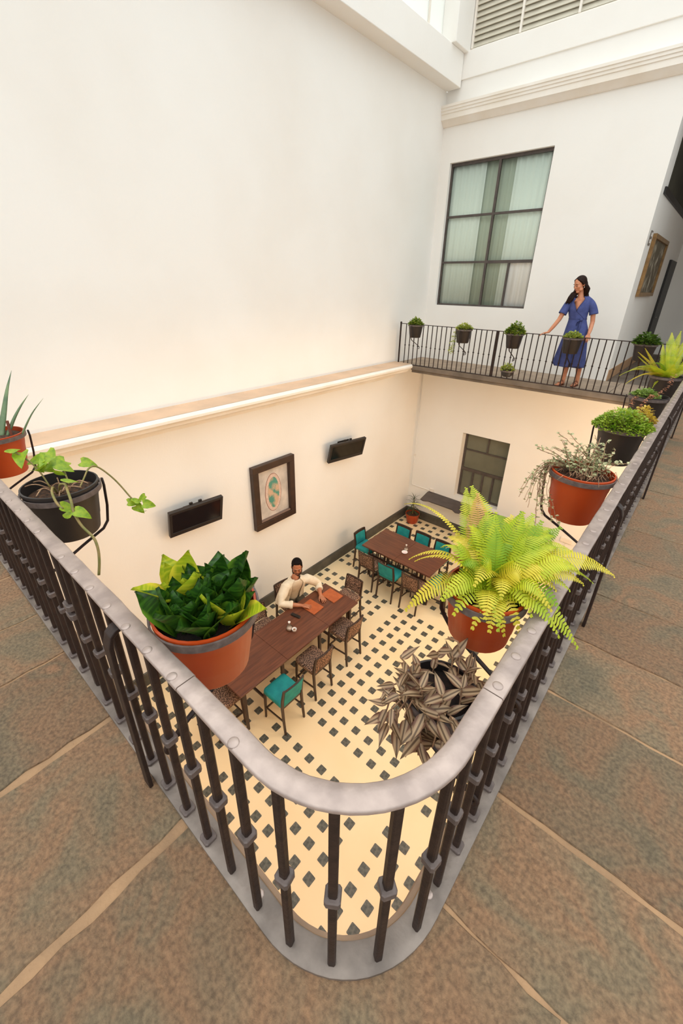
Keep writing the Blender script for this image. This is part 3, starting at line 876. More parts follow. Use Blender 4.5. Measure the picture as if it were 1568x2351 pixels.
bottle(-4.035, 3.49, 1.15, 'clear round-bellied glass bottle with white stopper on the near table', 'glass bottles on the tables')
t = thing('white_cup', 'small white cup of brown sauce beside the glass bottle on the near table', 'cup', (-3.955, 3.525, ZT))
MB().lathe([(0.024, 0), (0.036, 0.006), (0.041, 0.04), (0.041, 0.046), (0.036, 0.044), (0.034, 0.03), (0.001, 0.028)], 20).build('cup_body', M_CHINA, t, smooth=True)
MB().lathe([(0.02, 0.033), (0.019, 0.035), (0.001, 0.036)], 16).build('sauce', mat('brown_sauce', rgb(150, 104, 70), rough=0.3), t)
bottle(-3.86, 6.80, 1.0, 'clear glass bottle on the far table behind the white dish', 'glass bottles on the tables')
t = thing('white_dish', 'shallow white dish in front of the glass bottle on the far table', 'dish', (-3.83, 6.70, ZT))
MB().lathe([(0.03, 0), (0.055, 0.012), (0.066, 0.028), (0.063, 0.028), (0.05, 0.016), (0.001, 0.010)], 22).build('dish_body', M_CHINA, t, smooth=True)
MB().lathe([(0.04, 0.0105), (0.038, 0.016), (0.001, 0.018)], 16).build('contents', mat('napkin_pink', rgb(228, 206, 204), rough=0.7), t)

# ---- screens on the left wall
def tv(y0, y1, zt, zb, xl, xr, label):
    yc = (y0 + y1) / 2; zc = (zt + zb) / 2; w = math.hypot(y1 - y0, xr - xl); h = zt - zb
    t = thing('television', label, 'television', ((xl + xr) / 2, yc, zc), 0, 'flat televisions on the left wall')
    # screen looks along local +x; yawed towards the viewer and tipped down
    t.rotation_euler = Matrix.Rotation(-math.atan2(xr - xl, y1 - y0), 3, 'Z').to_4x4().to_euler()
    t.rotation_euler.rotate_axis('Y', math.radians(15))
    b = MB(); b.box((-0.05, -w / 2, -h / 2), (0, w / 2, h / 2)); b.build('housing', M_TVB, t, bevel=0.008)
    bz = 0.045
    for lo, hi in (((0, -w / 2, h / 2 - bz), (0.012, w / 2, h / 2)), ((0, -w / 2, -h / 2), (0.012, w / 2, -h / 2 + bz * 1.7)),
                   ((0, -w / 2, -h / 2 + bz * 1.7), (0.012, -w / 2 + bz, h / 2 - bz)), ((0, w / 2 - bz, -h / 2 + bz * 1.7), (0.012, w / 2, h / 2 - bz))):
        MB().box(lo, hi).build('bezel', M_TVB, t, bevel=0.003)
    MB().box((0.001, -w / 2 + bz, -h / 2 + bz * 1.7), (0.004, w / 2 - bz, h / 2 - bz)).build('screen', M_SCREEN, t)
    dx = (xl + xr) / 2 - XW - 0.055
    b = MB(); b.bar((-0.05, 0, 0), (-dx + 0.012, 0, 0.02), 0.08, 0.05); b.box((-dx + 0.002, -0.15, -0.12), (-dx + 0.02, 0.15, 0.14))
    br = b.build('wall_bracket', M_BLACKI, t)
    for s in (-0.09, 0.06): MB().box((-0.075, s, h / 2 - 0.03), (-0.05, s + 0.05, h / 2 + 0.02)).build('hook', M_BLACKI, br)
tv(2.43, 3.31, -1.45, -1.94, -5.42, -5.34, 'black flat television left of the framed picture')
tv(6.03, 6.96, -1.36, -1.80, -5.44, -5.26, 'black flat television right of the framed picture, turned towards the tables')

# ---- framed picture: a plain generic stand-in of the same size and colours
pf = thing('framed_picture', 'tall picture in a deep dark wooden frame between the two televisions', 'picture', (XW, 4.59, -1.955))
M_PFR = mat('picture_frame_wood', rgb(64, 42, 32), rgb(50, 32, 25), rough=0.4, scale=7)
W2, H2, FW, D = 0.50, 0.645, 0.125, 0.10
for lo, hi in (((0.003, -W2, H2 - FW), (D, W2, H2)), ((0.003, -W2, -H2), (D, W2, -H2 + FW)), ((0.003, -W2, -H2 + FW), (D, -W2 + FW, H2 - FW)), ((0.003, W2 - FW, -H2 + FW), (D, W2, H2 - FW))):
    MB().box(lo, hi).build('frame_side', M_PFR, pf, bevel=0.006)
MB().box((0.006, -W2 + FW, -H2 + FW), (0.02, W2 - FW, H2 - FW)).build('backing', mat('mottled_canvas', rgb(216, 204, 192), rgb(188, 178, 168), rough=0.8, scale=5, detail=6), pf)
MB().box((0.02, -W2 + FW, -H2 + FW), (0.075, W2 - FW, -H2 + FW + 0.03)).build('inner_moulding', mat('inner_moulding', rgb(128, 104, 92), rough=0.5), pf, bevel=0.004)
def flat_shape(pts, x, nm, m):
    n = len(pts)
    b = MB(); b.add([(x, y, z) for y, z in pts] + [(x + 0.002, y, z) for y, z in pts],
                    [tuple(range(n))[::-1], tuple(range(n, 2 * n))] + [(i, (i + 1) % n, (i + 1) % n + n, i + n) for i in range(n)])
    return b.build(nm, m, pf, fix=True)
def oval(a, c, y0, z0, n=44, wob=0.0, k=0):
    return [(y0 + (a + wob * math.cos(k * 2 * PI * i / n)) * math.cos(2 * PI * i / n), z0 + (c + wob * math.cos(k * 2 * PI * i / n)) * math.sin(2 * PI * i / n)) for i in range(n)]
flat_shape(oval(0.20, 0.395, 0, -0.01), 0.020, 'painted_rim', mat('paint_rust', rgb(150, 98, 82), rough=0.7))
flat_shape(oval(0.19, 0.385, 0, -0.01), 0.0225, 'painted_oval', mat('paint_pink', rgb(222, 196, 180), rgb(206, 176, 160), rough=0.7, scale=30))
flat_shape(oval(0.135, 0.32, 0.005, -0.01), 0.025, 'painted_field', mat('paint_mottle', rgb(84, 146, 128), rgb(206, 172, 142), rough=0.7, scale=7, detail=5, lo=0.42, hi=0.58))

# ---- picture in the corridor, switch and lamp bracket
cp = thing('corridor_picture', 'gilt-framed tall dark picture on the corridor wall', 'picture', (-1.47, 11.08, 2.0))
M_GILT = mat('gilt_frame', rgb(150, 112, 62), rgb(120, 88, 50), rough=0.4, scale=12)
for lo, hi in (((0.002, -0.92, 0.44), (0.06, 0.92, 0.51)), ((0.002, -0.92, -0.51), (0.06, 0.92, -0.44)), ((0.002, -0.92, -0.44), (0.06, -0.84, 0.44)), ((0.002, 0.84, -0.44), (0.06, 0.92, 0.44))):
    MB().box(lo, hi).build('frame_side', M_GILT, cp, bevel=0.005)
MB().box((0.002, -0.84, -0.44), (0.02, 0.84, 0.44)).build('canvas', mat('dark_canvas', rgb(96, 84, 64), rgb(190, 180, 158), rough=0.6, scale=5, detail=8, lo=0.5, hi=0.72), cp)
sw = thing('switch_plate', 'grey double switch plate on the corridor opening\'s edge', 'switch', (-1.47, 9.93, 2.42))
MB().box((0.002, -0.09, -0.11), (0.012, 0.09, 0.11)).build('plate', mat('grey_metal', rgb(120, 112, 104), rough=0.4), sw, bevel=0.003)
for z in (-0.05, 0.05): MB().box((0.012, -0.04, z - 0.03), (0.02, 0.04, z + 0.03)).build('rocker', M_CHINA, sw)

# ---- dark shelves on the back wall
M_SHELF = mat('charcoal_shelf', rgb(84, 74, 72), rgb(70, 62, 60), rough=0.5, scale=5)
def shelf(x0, x1, label):
    t = thing('wall_shelf', label, 'shelf', (0, YB, -3.56), 0, 'charcoal wall shelves')
    P = [(x0, 0), (x1, 0), (x1 + 0.02, -0.06), (x1 - 0.03, -0.60), (x1 - 0.12, -0.63), (x1 - 0.25, -0.54), (x0 + 0.29, -0.54), (x0 + 0.16, -0.61), (x0 + 0.06, -0.58), (x0 - 0.02, -0.06)]
    MB().prism([(a, b) for a, b in P][::-1], -0.03, 0.0, 0.004).build('board', M_SHELF, t)
    for x in (x0 + 0.14, x1 - 0.14):
        prof = [(0, -0.03), (-0.54, -0.03), (-0.53, -0.06), (-0.3, -0.09), (-0.14, -0.16), (-0.07, -0.3), (0, -0.34)]
        n = len(prof)
        b = MB(); b.add([(x - 0.02, y, z) for y, z in prof] + [(x + 0.02, y, z) for y, z in prof],
                        [tuple(range(n)), tuple(range(n, 2 * n))[::-1]] + [(i, i + n, (i + 1) % n + n, (i + 1) % n) for i in range(n)])
        b.build('bracket', M_SHELF, t)
shelf(-4.93, -3.70, 'charcoal wall shelf under the lower window, nearer the corner plant')
shelf(-3.66, -1.62, 'charcoal wall shelf under the lower window, running behind the fern')
t = thing('lantern_jar', 'tiny dark lantern on the sill of the lower window', 'lantern', (-3.55, YB + 0.09, -3.46))
MB().lathe([(0.05, 0), (0.055, 0.01), (0.055, 0.09), (0.03, 0.11)], 14).build('jar', M_BLK, t, smooth=True)
MB().tube([(-0.045, 0, 0.1), (-0.03, 0, 0.16), (0.03, 0, 0.16), (0.045, 0, 0.1)], 0.005, 6).build('handle', M_BLK, t)
# conduit with its boxes
cd = thing('wall_conduit', 'thin painted conduit with round box near the corner plant', 'conduit', (0, 0, 0))
MB().tube([(-5.50, YB - 0.012, -0.35), (-5.50, YB - 0.012, -3.50), (-5.47, YB - 0.012, -3.53), (-4.86, YB - 0.012, -3.53)], 0.011, 8).build('pipe', M_WALL, cd, smooth=True)
MB().cbox((-4.85, YB - 0.02, -3.50), (0.12, 0.036, 0.10)).build('junction_box', M_TRIM, cd, bevel=0.012)
MB().cbox((-5.50, YB - 0.014, -2.62), (0.06, 0.022, 0.05)).build('clip', M_TRIM, cd, bevel=0.004)
ol = thing('wall_outlet', 'small cream outlet box right of the shelf end on the back wall', 'outlet', (-1.33, YB, -3.62))
MB().box((-0.12, -0.03, -0.06), (0.12, -0.001, 0.06)).build('outlet_plate', M_TRIM, ol, bevel=0.006)
MB().tube([(0.0, -0.01, -0.06), (0.02, -0.01, -0.4), (0.0, -0.01, -0.64)], 0.006, 6).build('cable', M_TRIM, ol)

# ---- added fill lamps, unseen under the gallery, brightening the lower court
def fill_lamp(x, y, power, label):
    t = thing('fill_lamp', label, 'lamp', (x, y, -0.26), 0, 'added fill lamps under the gallery')
    MB().lathe([(0.17, 0.0), (0.18, -0.01), (0.18, -0.05), (0.16, -0.06)], 24).build('fill_lamp_body', M_CHINA, t, auto=40)
    em = bpy.data.materials.get('fill_glow')
    if em is None:
        em = bpy.data.materials.new('fill_glow'); em.use_nodes = True
        nt = em.node_tree; nt.nodes.remove(nt.nodes['Principled BSDF'])
        e = nt.nodes.new('ShaderNodeEmission'); e.inputs[0].default_value = (1.0, 0.66, 0.36, 1); e.inputs[1].default_value = 6.0
        nt.links.new(e.outputs[0], nt.nodes['Material Output'].inputs[0])
    MB().lathe([(0.15, -0.061), (0.13, -0.075), (0.08, -0.085), (0.002, -0.088)], 20).build('fill_diffuser', em, t, smooth=True)
    l = bpy.data.lights.new('fill_lamp_light', 'POINT'); l.energy = power; l.color = (1.0, 0.76, 0.50); l.shadow_soft_size = 0.12
    lo = bpy.data.objects.new('fill_light', l); COL.objects.link(lo); lo.parent = t; lo.location = (0, 0, -0.22)
for i, (x, y) in enumerate(((0.9, 2.2), (0.9, 4.8), (0.9, 7.2), (-1.6, -1.0), (-4.2, -1.0))):
    fill_lamp(x, y, (18, 72, 150, 32, 14)[i], ('added warm fill lamp under the right gallery nearest the corner', 'added warm fill lamp under the middle of the right gallery', 'added warm fill lamp under the far end of the right gallery',
                             'added warm fill lamp under the near gallery closer to the corner', 'added warm fill lamp under the near gallery closer to the left wall')[i])
# ================================================================== PLANTS IN POTS
M_TERRA = mat('orange_plastic_pot', rgb(186, 68, 15), rgb(168, 58, 12), rough=0.4, scale=3)
M_BPOT = mat('black_plastic_pot', rgb(46, 39, 37), rgb(36, 31, 30), rough=0.45, scale=4)
M_SOIL = mat('potting_soil', rgb(92, 60, 38), rgb(40, 26, 18), rough=0.95, scale=60, bump=0.9, bscale=90)
M_DSOIL = mat('dark_soil', rgb(42, 24, 17), rgb(22, 14, 11), rough=0.95, scale=50, bump=0.9, bscale=90)
def leafmat(name, c1, c2, scale=25, rough=0.45, tr=0.3, lo=0.35, hi=0.65, detail=3):
    return mat(name, rgb(*c1), rgb(*c2), rough=rough, scale=scale, transl=tr, lo=lo, hi=hi, detail=detail)
M_FERN1 = leafmat('fern_lime', (204, 204, 44), (164, 184, 32), 14)
M_FERN2 = leafmat('fern_yellow', (228, 206, 62), (204, 190, 48), 14)
M_FERN3 = leafmat('fern_green', (148, 176, 28), (108, 150, 22), 14)
M_FERNDRY = leafmat('fern_dry', (216, 168, 92), (200, 150, 84), 14)
M_VINE = leafmat('vine_leaf', (166, 186, 42), (112, 150, 32), 40)
M_STEM = mat('vine_stem', rgb(150, 124, 74), rgb(110, 110, 50), rough=0.6, scale=30)
M_DRYSTEM = mat('dry_stem', rgb(176, 138, 104), rgb(128, 92, 68), rough=0.8, scale=30)
M_JADE = leafmat('jade_leaf', (90, 122, 34), (186, 190, 84), 30, lo=0.42, hi=0.7)
M_PALE = leafmat('pale_leaf', (196, 196, 92), (128, 150, 58), 30)
M_FROTH = leafmat('froth_leaf', (178, 192, 66), (112, 152, 30), 22)
M_VARIEG = leafmat('cream_green_leaf', (216, 210, 164), (118, 124, 78), 70, lo=0.4, hi=0.6)
M_ALOE = mat('aloe_skin', rgb(116, 134, 92), rgb(84, 106, 74), rough=0.45, scale=12)
M_DPALM = leafmat('palm_leaf', (70, 84, 40), (48, 62, 30), 20)

def snake_mat(name, base, band, edge):
    m = bpy.data.materials.new(name); m.use_nodes = True
    nt = m.node_tree; N = nt.nodes.new; L = nt.links.new
    p = nt.nodes['Principled BSDF']; p.inputs['Roughness'].default_value = 0.38
    tc = N('ShaderNodeTexCoord'); sp = N('ShaderNodeSeparateXYZ'); L(tc.outputs['Object'], sp.inputs[0])
    nz = N('ShaderNodeTexNoise'); nz.inputs['Scale'].default_value = 40
    mp = N('ShaderNodeMapping'); mp.inputs['Scale'].default_value = (0.35, 3.4, 0.4); L(tc.outputs['Object'], mp.inputs[0]); L(mp.outputs[0], nz.inputs['Vector'])
    r = N('ShaderNodeValToRGB'); r.color_ramp.elements[0].position = 0.42; r.color_ramp.elements[1].position = 0.6
    r.color_ramp.elements[0].color = base; r.color_ramp.elements[1].color = band
    L(nz.outputs['Fac'], r.inputs['Fac'])
    ab = N('ShaderNodeMath'); ab.operation = 'ABSOLUTE'; L(sp.outputs['X'], ab.inputs[0])
    mr = N('ShaderNodeMapRange'); mr.inputs['From Min'].default_value = 0.027; mr.inputs['From Max'].default_value = 0.037; L(ab.outputs[0], mr.inputs['Value'])
    mx = N('ShaderNodeMix'); mx.data_type = 'RGBA'; mx.inputs[7].default_value = edge
    L(mr.outputs['Result'], mx.inputs['Factor']); L(r.outputs['Color'], mx.inputs[6]); L(mx.outputs[2], p.inputs['Base Color'])
    t = N('ShaderNodeBsdfTranslucent'); L(mx.outputs[2], t.inputs['Color'])
    ms = N('ShaderNodeMixShader'); ms.inputs['Fac'].default_value = 0.15
    L(p.outputs[0], ms.inputs[1]); L(t.outputs[0], ms.inputs[2]); L(ms.outputs[0], nt.nodes['Material Output'].inputs['Surface'])
    return m
M_SNAKE = snake_mat('snake_dark_green', rgb(30, 64, 16), rgb(54, 96, 24), rgb(92, 130, 32))
M_SNAKEY = snake_mat('snake_lime', rgb(150, 168, 30), rgb(190, 192, 44), rgb(226, 208, 60))

def stripe_mat():
    """leaf with a dark midrib band between two pale bands, dark margins; across = local x"""
    m = bpy.data.materials.new('striped_leaf'); m.use_nodes = True
    nt = m.node_tree; N = nt.nodes.new; L = nt.links.new
    p = nt.nodes['Principled BSDF']; p.inputs['Roughness'].default_value = 0.45
    tc = N('ShaderNodeTexCoord'); sp = N('ShaderNodeSeparateXYZ'); L(tc.outputs['Object'], sp.inputs[0])
    ab = N('ShaderNodeMath'); ab.operation = 'ABSOLUTE'; L(sp.outputs['X'], ab.inputs[0])
    mr = N('ShaderNodeMapRange'); mr.inputs['From Max'].default_value = 0.018; L(ab.outputs[0], mr.inputs['Value'])
    r = N('ShaderNodeValToRGB'); e = r.color_ramp.elements
    e[0].position = 0.0; e[0].color = rgb(92, 64, 46); e[1].position = 1.0; e[1].color = rgb(104, 66, 50)
    for pos, c in ((0.10, rgb(112, 88, 60)), (0.22, rgb(184, 154, 120)), (0.48, rgb(168, 136, 104)), (0.66, rgb(110, 74, 54))):
        q = e.new(pos); q.color = c
    L(mr.outputs['Result'], r.inputs['Fac']); L(r.outputs['Color'], p.inputs['Base Color'])
    t = N('ShaderNodeBsdfTranslucent'); L(r.outputs['Color'], t.inputs['Color'])
    ms = N('ShaderNodeMixShader'); ms.inputs['Fac'].default_value = 0.25
    L(p.outputs[0], ms.inputs[1]); L(t.outputs[0], ms.inputs[2]); L(ms.outputs[0], nt.nodes['Material Output'].inputs['Surface'])
    return m
M_STRIPE = stripe_mat()

def leaf_grid(Ln, Wd, shape, cup=0.15, curl=0.3, n=8):
    """blade from the origin along +y, width along x, upper side +z"""
    b = MB(); rows = []
    for i in range(n + 1):
        t = i / n
        if shape == 'ovate': w = math.sin(PI * t ** 0.75) ** 0.8 if 0 < t < 1 else 0.02
        elif shape == 'snake': w = (0.62 + 0.38 * math.sin(PI * min(1, t * 1.1))) * (1 - max(0, t - 0.6) ** 1.8 * 5.0) if t < 1 else 0.01
        elif shape == 'lance': w = (math.sin(PI * t ** 0.68) ** 1.05 * (1.06 - 0.5 * t)) if 0 < t < 1 else 0.01
        elif shape == 'heart': w = (1.0 - t) ** 0.75 * 1.0 if t > 0.18 else 0.55 + 1.7 * t
        else: w = 1 - t * 0.9
        w = max(w, 0.01) * Wd / 2
        a = curl * t
        y = Ln * (math.sin(a) / curl * 1.0 if abs(curl) > 1e-3 else t)
        z = -Ln * ((1 - math.cos(a)) / curl if abs(curl) > 1e-3 else 0)
        if shape == 'heart' and t == 0: y += 0
        row = []
        for u in (-1, -0.5, 0, 0.5, 1):
            row.append((u * w, y - (0.12 * Ln * abs(u) if shape == 'heart' and t < 0.2 else 0), z + cup * Wd * (abs(u) ** 1.5) * (0.4 + 0.6 * math.sin(PI * min(1, t + 0.1)))))
        rows.append(row)
    b.loft(rows, caps=False, closed=False)
    return b

def orient(pos, d, nrm, roll=0.0, s=1.0):
    d = Vector(d).normalized(); n = Vector(nrm); n = n - d * n.dot(d)
    if n.length < 1e-4: n = Vector((1, 0, 0)) - d * d.x
    n.normalize(); x = d.cross(n)
    M = Matrix((x, d, n)).transposed().to_4x4()
    M = Matrix.Translation(Vector(pos)) @ M @ Matrix.Rotation(roll, 4, 'Y') @ Matrix.Scale(s, 4)
    return M

def put_leaf(parent, me, pos, d, nrm, s=1.0, roll=0.0, nm='leaf'):
    """pos in the parent's own frame"""
    o = link(nm, me, parent); o.matrix_local = orient(pos, d, nrm, roll, s)
    return o

def pot_profile(rt, rb, h):
    return [(rb * 0.95, 0.0), (rb, 0.008), (rb + (rt - rb) * 0.30, h * 0.30), (rb + (rt - rb) * 0.30 + 0.0015, h * 0.31), (rb + (rt - rb) * 0.68, h * 0.68),
            (rb + (rt - rb) * 0.68 + 0.002, h * 0.70), (rt - 0.003, h - 0.035), (rt, h - 0.03), (rt + 0.004, h - 0.006), (rt + 0.004, h), (rt - 0.003, h + 0.001), (rt - 0.006, h - 0.03), (rt - 0.016, h - 0.10)]

def potted(name, label, cat, x, y, zr, rt=0.148, rb=0.112, h=0.27, m=None, soil=None, sdepth=0.03, group=None, n=36):
    """an empty at the pot's base with pot and soil; zr = rim height"""
    t = thing(name, label, cat, (x, y, zr - h), 0, group)
    MB().lathe(pot_profile(rt, rb, h), n).build('pot', m or M_TERRA, t, auto=35)
    b = MB(); rs = rt - 0.008 - sdepth * 0.12
    b.lathe([(rs, h - sdepth - 0.004), (rs * 0.8, h - sdepth + 0.004), (rs * 0.45, h - sdepth + 0.009), (0.002, h - sdepth + 0.007)], 20, close=False)
    b.build('soil', soil or M_SOIL, t, smooth=True)
    return t

def holder(parent, x, y, z, nx, ny, r=0.157, h=0.27, zlow=None, m=None, span=0.17, strut=True):
    """iron ring with two arms to the rail, an outer strap and a strut with a scroll; n points away from the rail"""
    m = m or M_COLLAR
    zl = z - h if zlow is None else zlow
    b = MB()
    b.lathe([(r, -0.024), (r + 0.006, -0.024), (r + 0.006, 0.0), (r, 0.0), (r, -0.024)], 40, c=(x, y, z), close=False)
    b.build('pot_ring', m, parent, auto=40)
    tx, ty = -ny, nx
    for s in ((-1, 1) if span > r + 0.05 else ()):
        b = MB()
        q0 = -0.62 * r; q1 = min(q0 - 0.01, -span)
        a = (x + tx * s * (r + 0.003) * 0.8 + nx * q0, y + ty * s * (r + 0.003) * 0.8 + ny * q0, z - 0.012); c = (x + tx * s * r * 0.8 + nx * q1, y + ty * s * r * 0.8 + ny * q1, z - 0.012)
        b.bar(a, c, 0.006, 0.022)
        b.build('ring_arm', m, parent)
    if not strut: return
    P = []
    for d, zz in ((r + 0.02, z - 0.012), (r + 0.022, z - 0.05), (r + 0.014, z - 0.16), (r - 0.002, zl - 0.0), (r - 0.03, zl - 0.035), (0.02, zl - 0.085), (-span + 0.05, zl - 0.165), (-span + 0.02, zl - 0.185)):
        P.append((x + nx * d, y + ny * d, zz))
    b = MB(); b.tube(P, 0.0105, 6, flat=0.55)
    # scroll at the strut's foot
    S = []
    for k in range(15):
        a = -0.5 + k * 0.36; rr = 0.052 * (1 - k / 19)
        S.append((x + nx * (-span + 0.055 + rr * math.cos(a) - 0.05), y + ny * (-span + 0.055 + rr * math.cos(a) - 0.05), zl - 0.225 + rr * math.sin(a)))
    b.tube(S, 0.008, 6)
    b.build('pot_strut', M_IRON, parent, smooth=True)

# ---- 1. aloe, far left
AX = (-3.22, 0.476)
t = potted('potted_aloe', 'aloe with upright blades in the orange pot at the far left', 'potted plant', AX[0], AX[1], 0.742, h=0.26, sdepth=0.02)
holder(rail, AX[0], AX[1], 0.736, 0, 1, r=0.153, h=0.26, span=0.184)
def blade(parent, P, w, m, off):
    P = [Vector(p) - Vector(off) for p in P]
    # smooth the path
    Q = []
    for i in range(len(P) - 1):
        for k in range(4): Q.append(P[i].lerp(P[i + 1], k / 4))
    Q.append(P[-1]); n = len(Q)
    for it in range(3): Q = [Q[0]] + [(Q[i - 1] + Q[i] * 2 + Q[i + 1]) / 4 for i in range(1, n - 1)] + [Q[-1]]
    rad = [w * (1 - (i / (n - 1)) ** 1.5) + 0.0008 for i in range(n)]
    return MB().tube(Q, rad, 8, flat=0.45).build('leaf', m, parent, smooth=True)
off = (AX[0], AX[1], 0.742 - 0.26)
blade(t, [(-3.20, 0.49, 0.70), (-3.234, 0.56, 0.853), (-3.263, 0.616, 0.977), (-3.277, 0.676, 1.09)], 0.026, M_ALOE, off)
blade(t, [(-3.19, 0.52, 0.70), (-3.178, 0.586, 0.817), (-3.168, 0.646, 0.898), (-3.152, 0.698, 0.958)], 0.024, M_ALOE, off)
blade(t, [(-3.13, 0.59, 0.72), (-3.104, 0.669, 0.85), (-3.076, 0.75, 0.938)], 0.013, M_ALOE, off)
blade(t, [(-3.22, 0.50, 0.70), (-3.26, 0.513, 0.79), (-3.32, 0.518, 0.86)], 0.022, M_ALOE, off)
blade(t, [(-3.25, 0.47, 0.70), (-3.31, 0.45, 0.82), (-3.40, 0.44, 0.93)], 0.022, M_ALOE, off)
MB().tube([(0.055, 0.07, 0.2), (0.05, 0.075, 0.335)], 0.009, 6).build('cut_stem', mat('brown_stem', rgb(116, 62, 44), rough=0.7), t)

# ---- 2. vine in a black pot
VX = (-2.12, 0.482)
t = potted('potted_vine', 'trailing lime-green vine in the black pot on the left handrail', 'potted plant', VX[0], VX[1], 0.752, rt=0.154, rb=0.118, h=0.255, m=M_BPOT, sdepth=0.045)
holder(rail, VX[0], VX[1], 0.732, 0, 1, r=0.159, h=0.245, span=0.19)
off = Vector((VX[0], VX[1], 0.752 - 0.255))
heart = [leaf_grid(0.075, 0.066, 'heart', 0.12, c, 7).mesh('leaf', M_VINE, True) for c in (0.25, 0.7)]
def stem(parent, P, r, m, off, nm='stem'):
    P = [Vector(p) - Vector(off) for p in P]
    Q = []
    for i in range(len(P) - 1):
        for k in range(4): Q.append(P[i].lerp(P[i + 1], k / 4))
    Q.append(P[-1]); n = len(Q)
    for it in range(3): Q = [Q[0]] + [(Q[i - 1] + Q[i] * 2 + Q[i + 1]) / 4 for i in range(1, n - 1)] + [Q[-1]]
    return MB().tube(Q, r, 6).build(nm, m, parent, smooth=True)
stem(t, [(-2.057, 0.54, 0.73), (-2.091, 0.58, 0.76), (-2.122, 0.612, 0.785), (-2.145, 0.651, 0.786), (-2.135, 0.682, 0.752), (-2.11, 0.714, 0.70), (-2.081, 0.735, 0.648), (-2.037, 0.746, 0.604), (-2.0, 0.76, 0.585)], 0.0042, M_STEM, off)
stem(t, [(-2.06, 0.46, 0.73), (-2.02, 0.455, 0.79), (-1.967, 0.469, 0.805), (-1.90, 0.451, 0.80), (-1.841, 0.44, 0.778), (-1.818, 0.429, 0.733), (-1.773, 0.434, 0.679), (-1.722, 0.454, 0.643), (-1.692, 0.448, 0.593), (-1.673, 0.432, 0.544), (-1.664, 0.416, 0.50)], 0.0055, M_STEM, off)
stem(t, [(-2.07, 0.45, 0.73), (-2.008, 0.428, 0.795), (-1.93, 0.40, 0.80), (-1.882, 0.396, 0.765), (-1.856, 0.406, 0.746)], 0.005, M_STEM, off)
stem(t, [(-2.16, 0.45, 0.73), (-2.2, 0.44, 0.80), (-2.23, 0.42, 0.85), (-2.262, 0.385, 0.895)], 0.004, M_STEM, off)
stem(t, [(-2.13, 0.52, 0.73), (-2.18, 0.53, 0.79), (-2.25, 0.52, 0.825)], 0.004, M_STEM, off)
r_ = random.Random(5)
for k in range(12):
    a = r_.uniform(0, 2 * PI); c = Vector((VX[0] + 0.05 * math.cos(a), VX[1] + 0.05 * math.sin(a), 0.725))
    e = c + Vector((r_.uniform(-.09, .09), r_.uniform(-.09, .09), 0.015)); m_ = (c + e) / 2 + Vector((0, 0, 0.025))
    stem(t, [c, m_, e], 0.0028, M_DRYSTEM, off, 'dry_stem')
VL = [(-2.263, 0.379, 0.903, .8), (-2.232, 0.39, 0.879, 1.2), (-2.229, 0.446, 0.847, 1.1), (-2.155, 0.428, 0.835, 1.25), (-2.277, 0.511, 0.832, 1.3), (-2.207, 0.519, 0.82, 1.3),
      (-2.159, 0.525, 0.809, 1.0), (-2.091, 0.491, 0.804, .9), (-1.95, 0.486, 0.814, 1.0), (-2.173, 0.634, 0.792, 1.0), (-1.863, 0.425, 0.739, .9), (-1.79, 0.453, 0.731, .9),
      (-1.854, 0.416, 0.714, .75), (-2.008, 0.764, 0.594, .8), (-1.995, 0.784, 0.607, .6), (-1.959, 0.795, 0.577, .9), (-1.991, 0.755, 0.558, .9), (-2.021, 0.746, 0.584, .85), (-1.97, 0.765, 0.546, .7), (-2.19, 0.47, 0.85, 1.1), (-2.24, 0.47, 0.80, 1.0)]
for i, (a, b_, c, s) in enumerate(VL):
    p = Vector((a, b_, c)) - off
    d = Vector((r_.uniform(-1, 1), r_.uniform(-1, 1), r_.uniform(-0.5, 0.2)))
    put_leaf(t, heart[i % 2], p - d.normalized() * 0.03 * s, d, (0.45, -0.35, 0.8 + r_.uniform(-.3, .3)), s * 1.05)

# ---- 3. snake plant rosettes in the big orange pot
SX = (-0.925, 0.474)
t = potted('potted_snake_plant', 'broad-leaved dark and lime green snake plant in the big orange pot over the near table', 'potted plant', SX[0], SX[1], 0.742, rt=0.147, rb=0.113, h=0.235, soil=M_DSOIL, sdepth=0.045)
holder(rail, SX[0], SX[1], 0.736, 0, 1, r=0.153, h=0.23, span=0.18)
base_h = 0.235 - 0.045
sn = {}
for key, m in (('d', M_SNAKE), ('y', M_SNAKEY)):
    sn[key] = [leaf_grid(0.165, 0.088, 'snake', 0.30, -0.30, 9).mesh('leaf', m, True), leaf_grid(0.15, 0.094, 'snake', 0.22, 0.45, 9).mesh('leaf', m, True), leaf_grid(0.145, 0.078, 'snake', 0.4, 0.1, 9).mesh('leaf', m, True)]
r_ = random.Random(12)
left = Vector((-0.755, -0.655, 0)); away = Vector((-0.649, 0.761, 0))
def rosette(c, n, keyf, tilt0, tilt1, s0, s1, lean=Vector((0, 0, 0))):
    for i in range(n):
        a = 2.4 * i + r_.uniform(-0.3, 0.3); f = i / max(1, n - 1)
        tilt = tilt0 + (tilt1 - tilt0) * f + r_.uniform(-0.08, 0.08)
        out = Vector((math.cos(a), math.sin(a), 0))
        d = (out * math.sin(tilt) + Vector((0, 0, math.cos(tilt))) + lean).normalized()
        nrm = -out * math.cos(tilt) + Vector((0, 0, math.sin(tilt)))
        put_leaf(t, r_.choice(sn[keyf(f, a)]), Vector(c) + out * 0.012 + Vector((0, 0, base_h)), d, nrm, s0 + (s1 - s0) * f, r_.uniform(-0.25, 0.25))
rosette(left * 0.078 + away * 0.03, 10, lambda f, a: 'y', 0.2, 0.8, 0.95, 1.2, lean=Vector((0, 0, 0.2)))
rosette(left * 0.045 - away * 0.06, 13, lambda f, a: 'd', 0.05, 0.62, 0.85, 1.15)
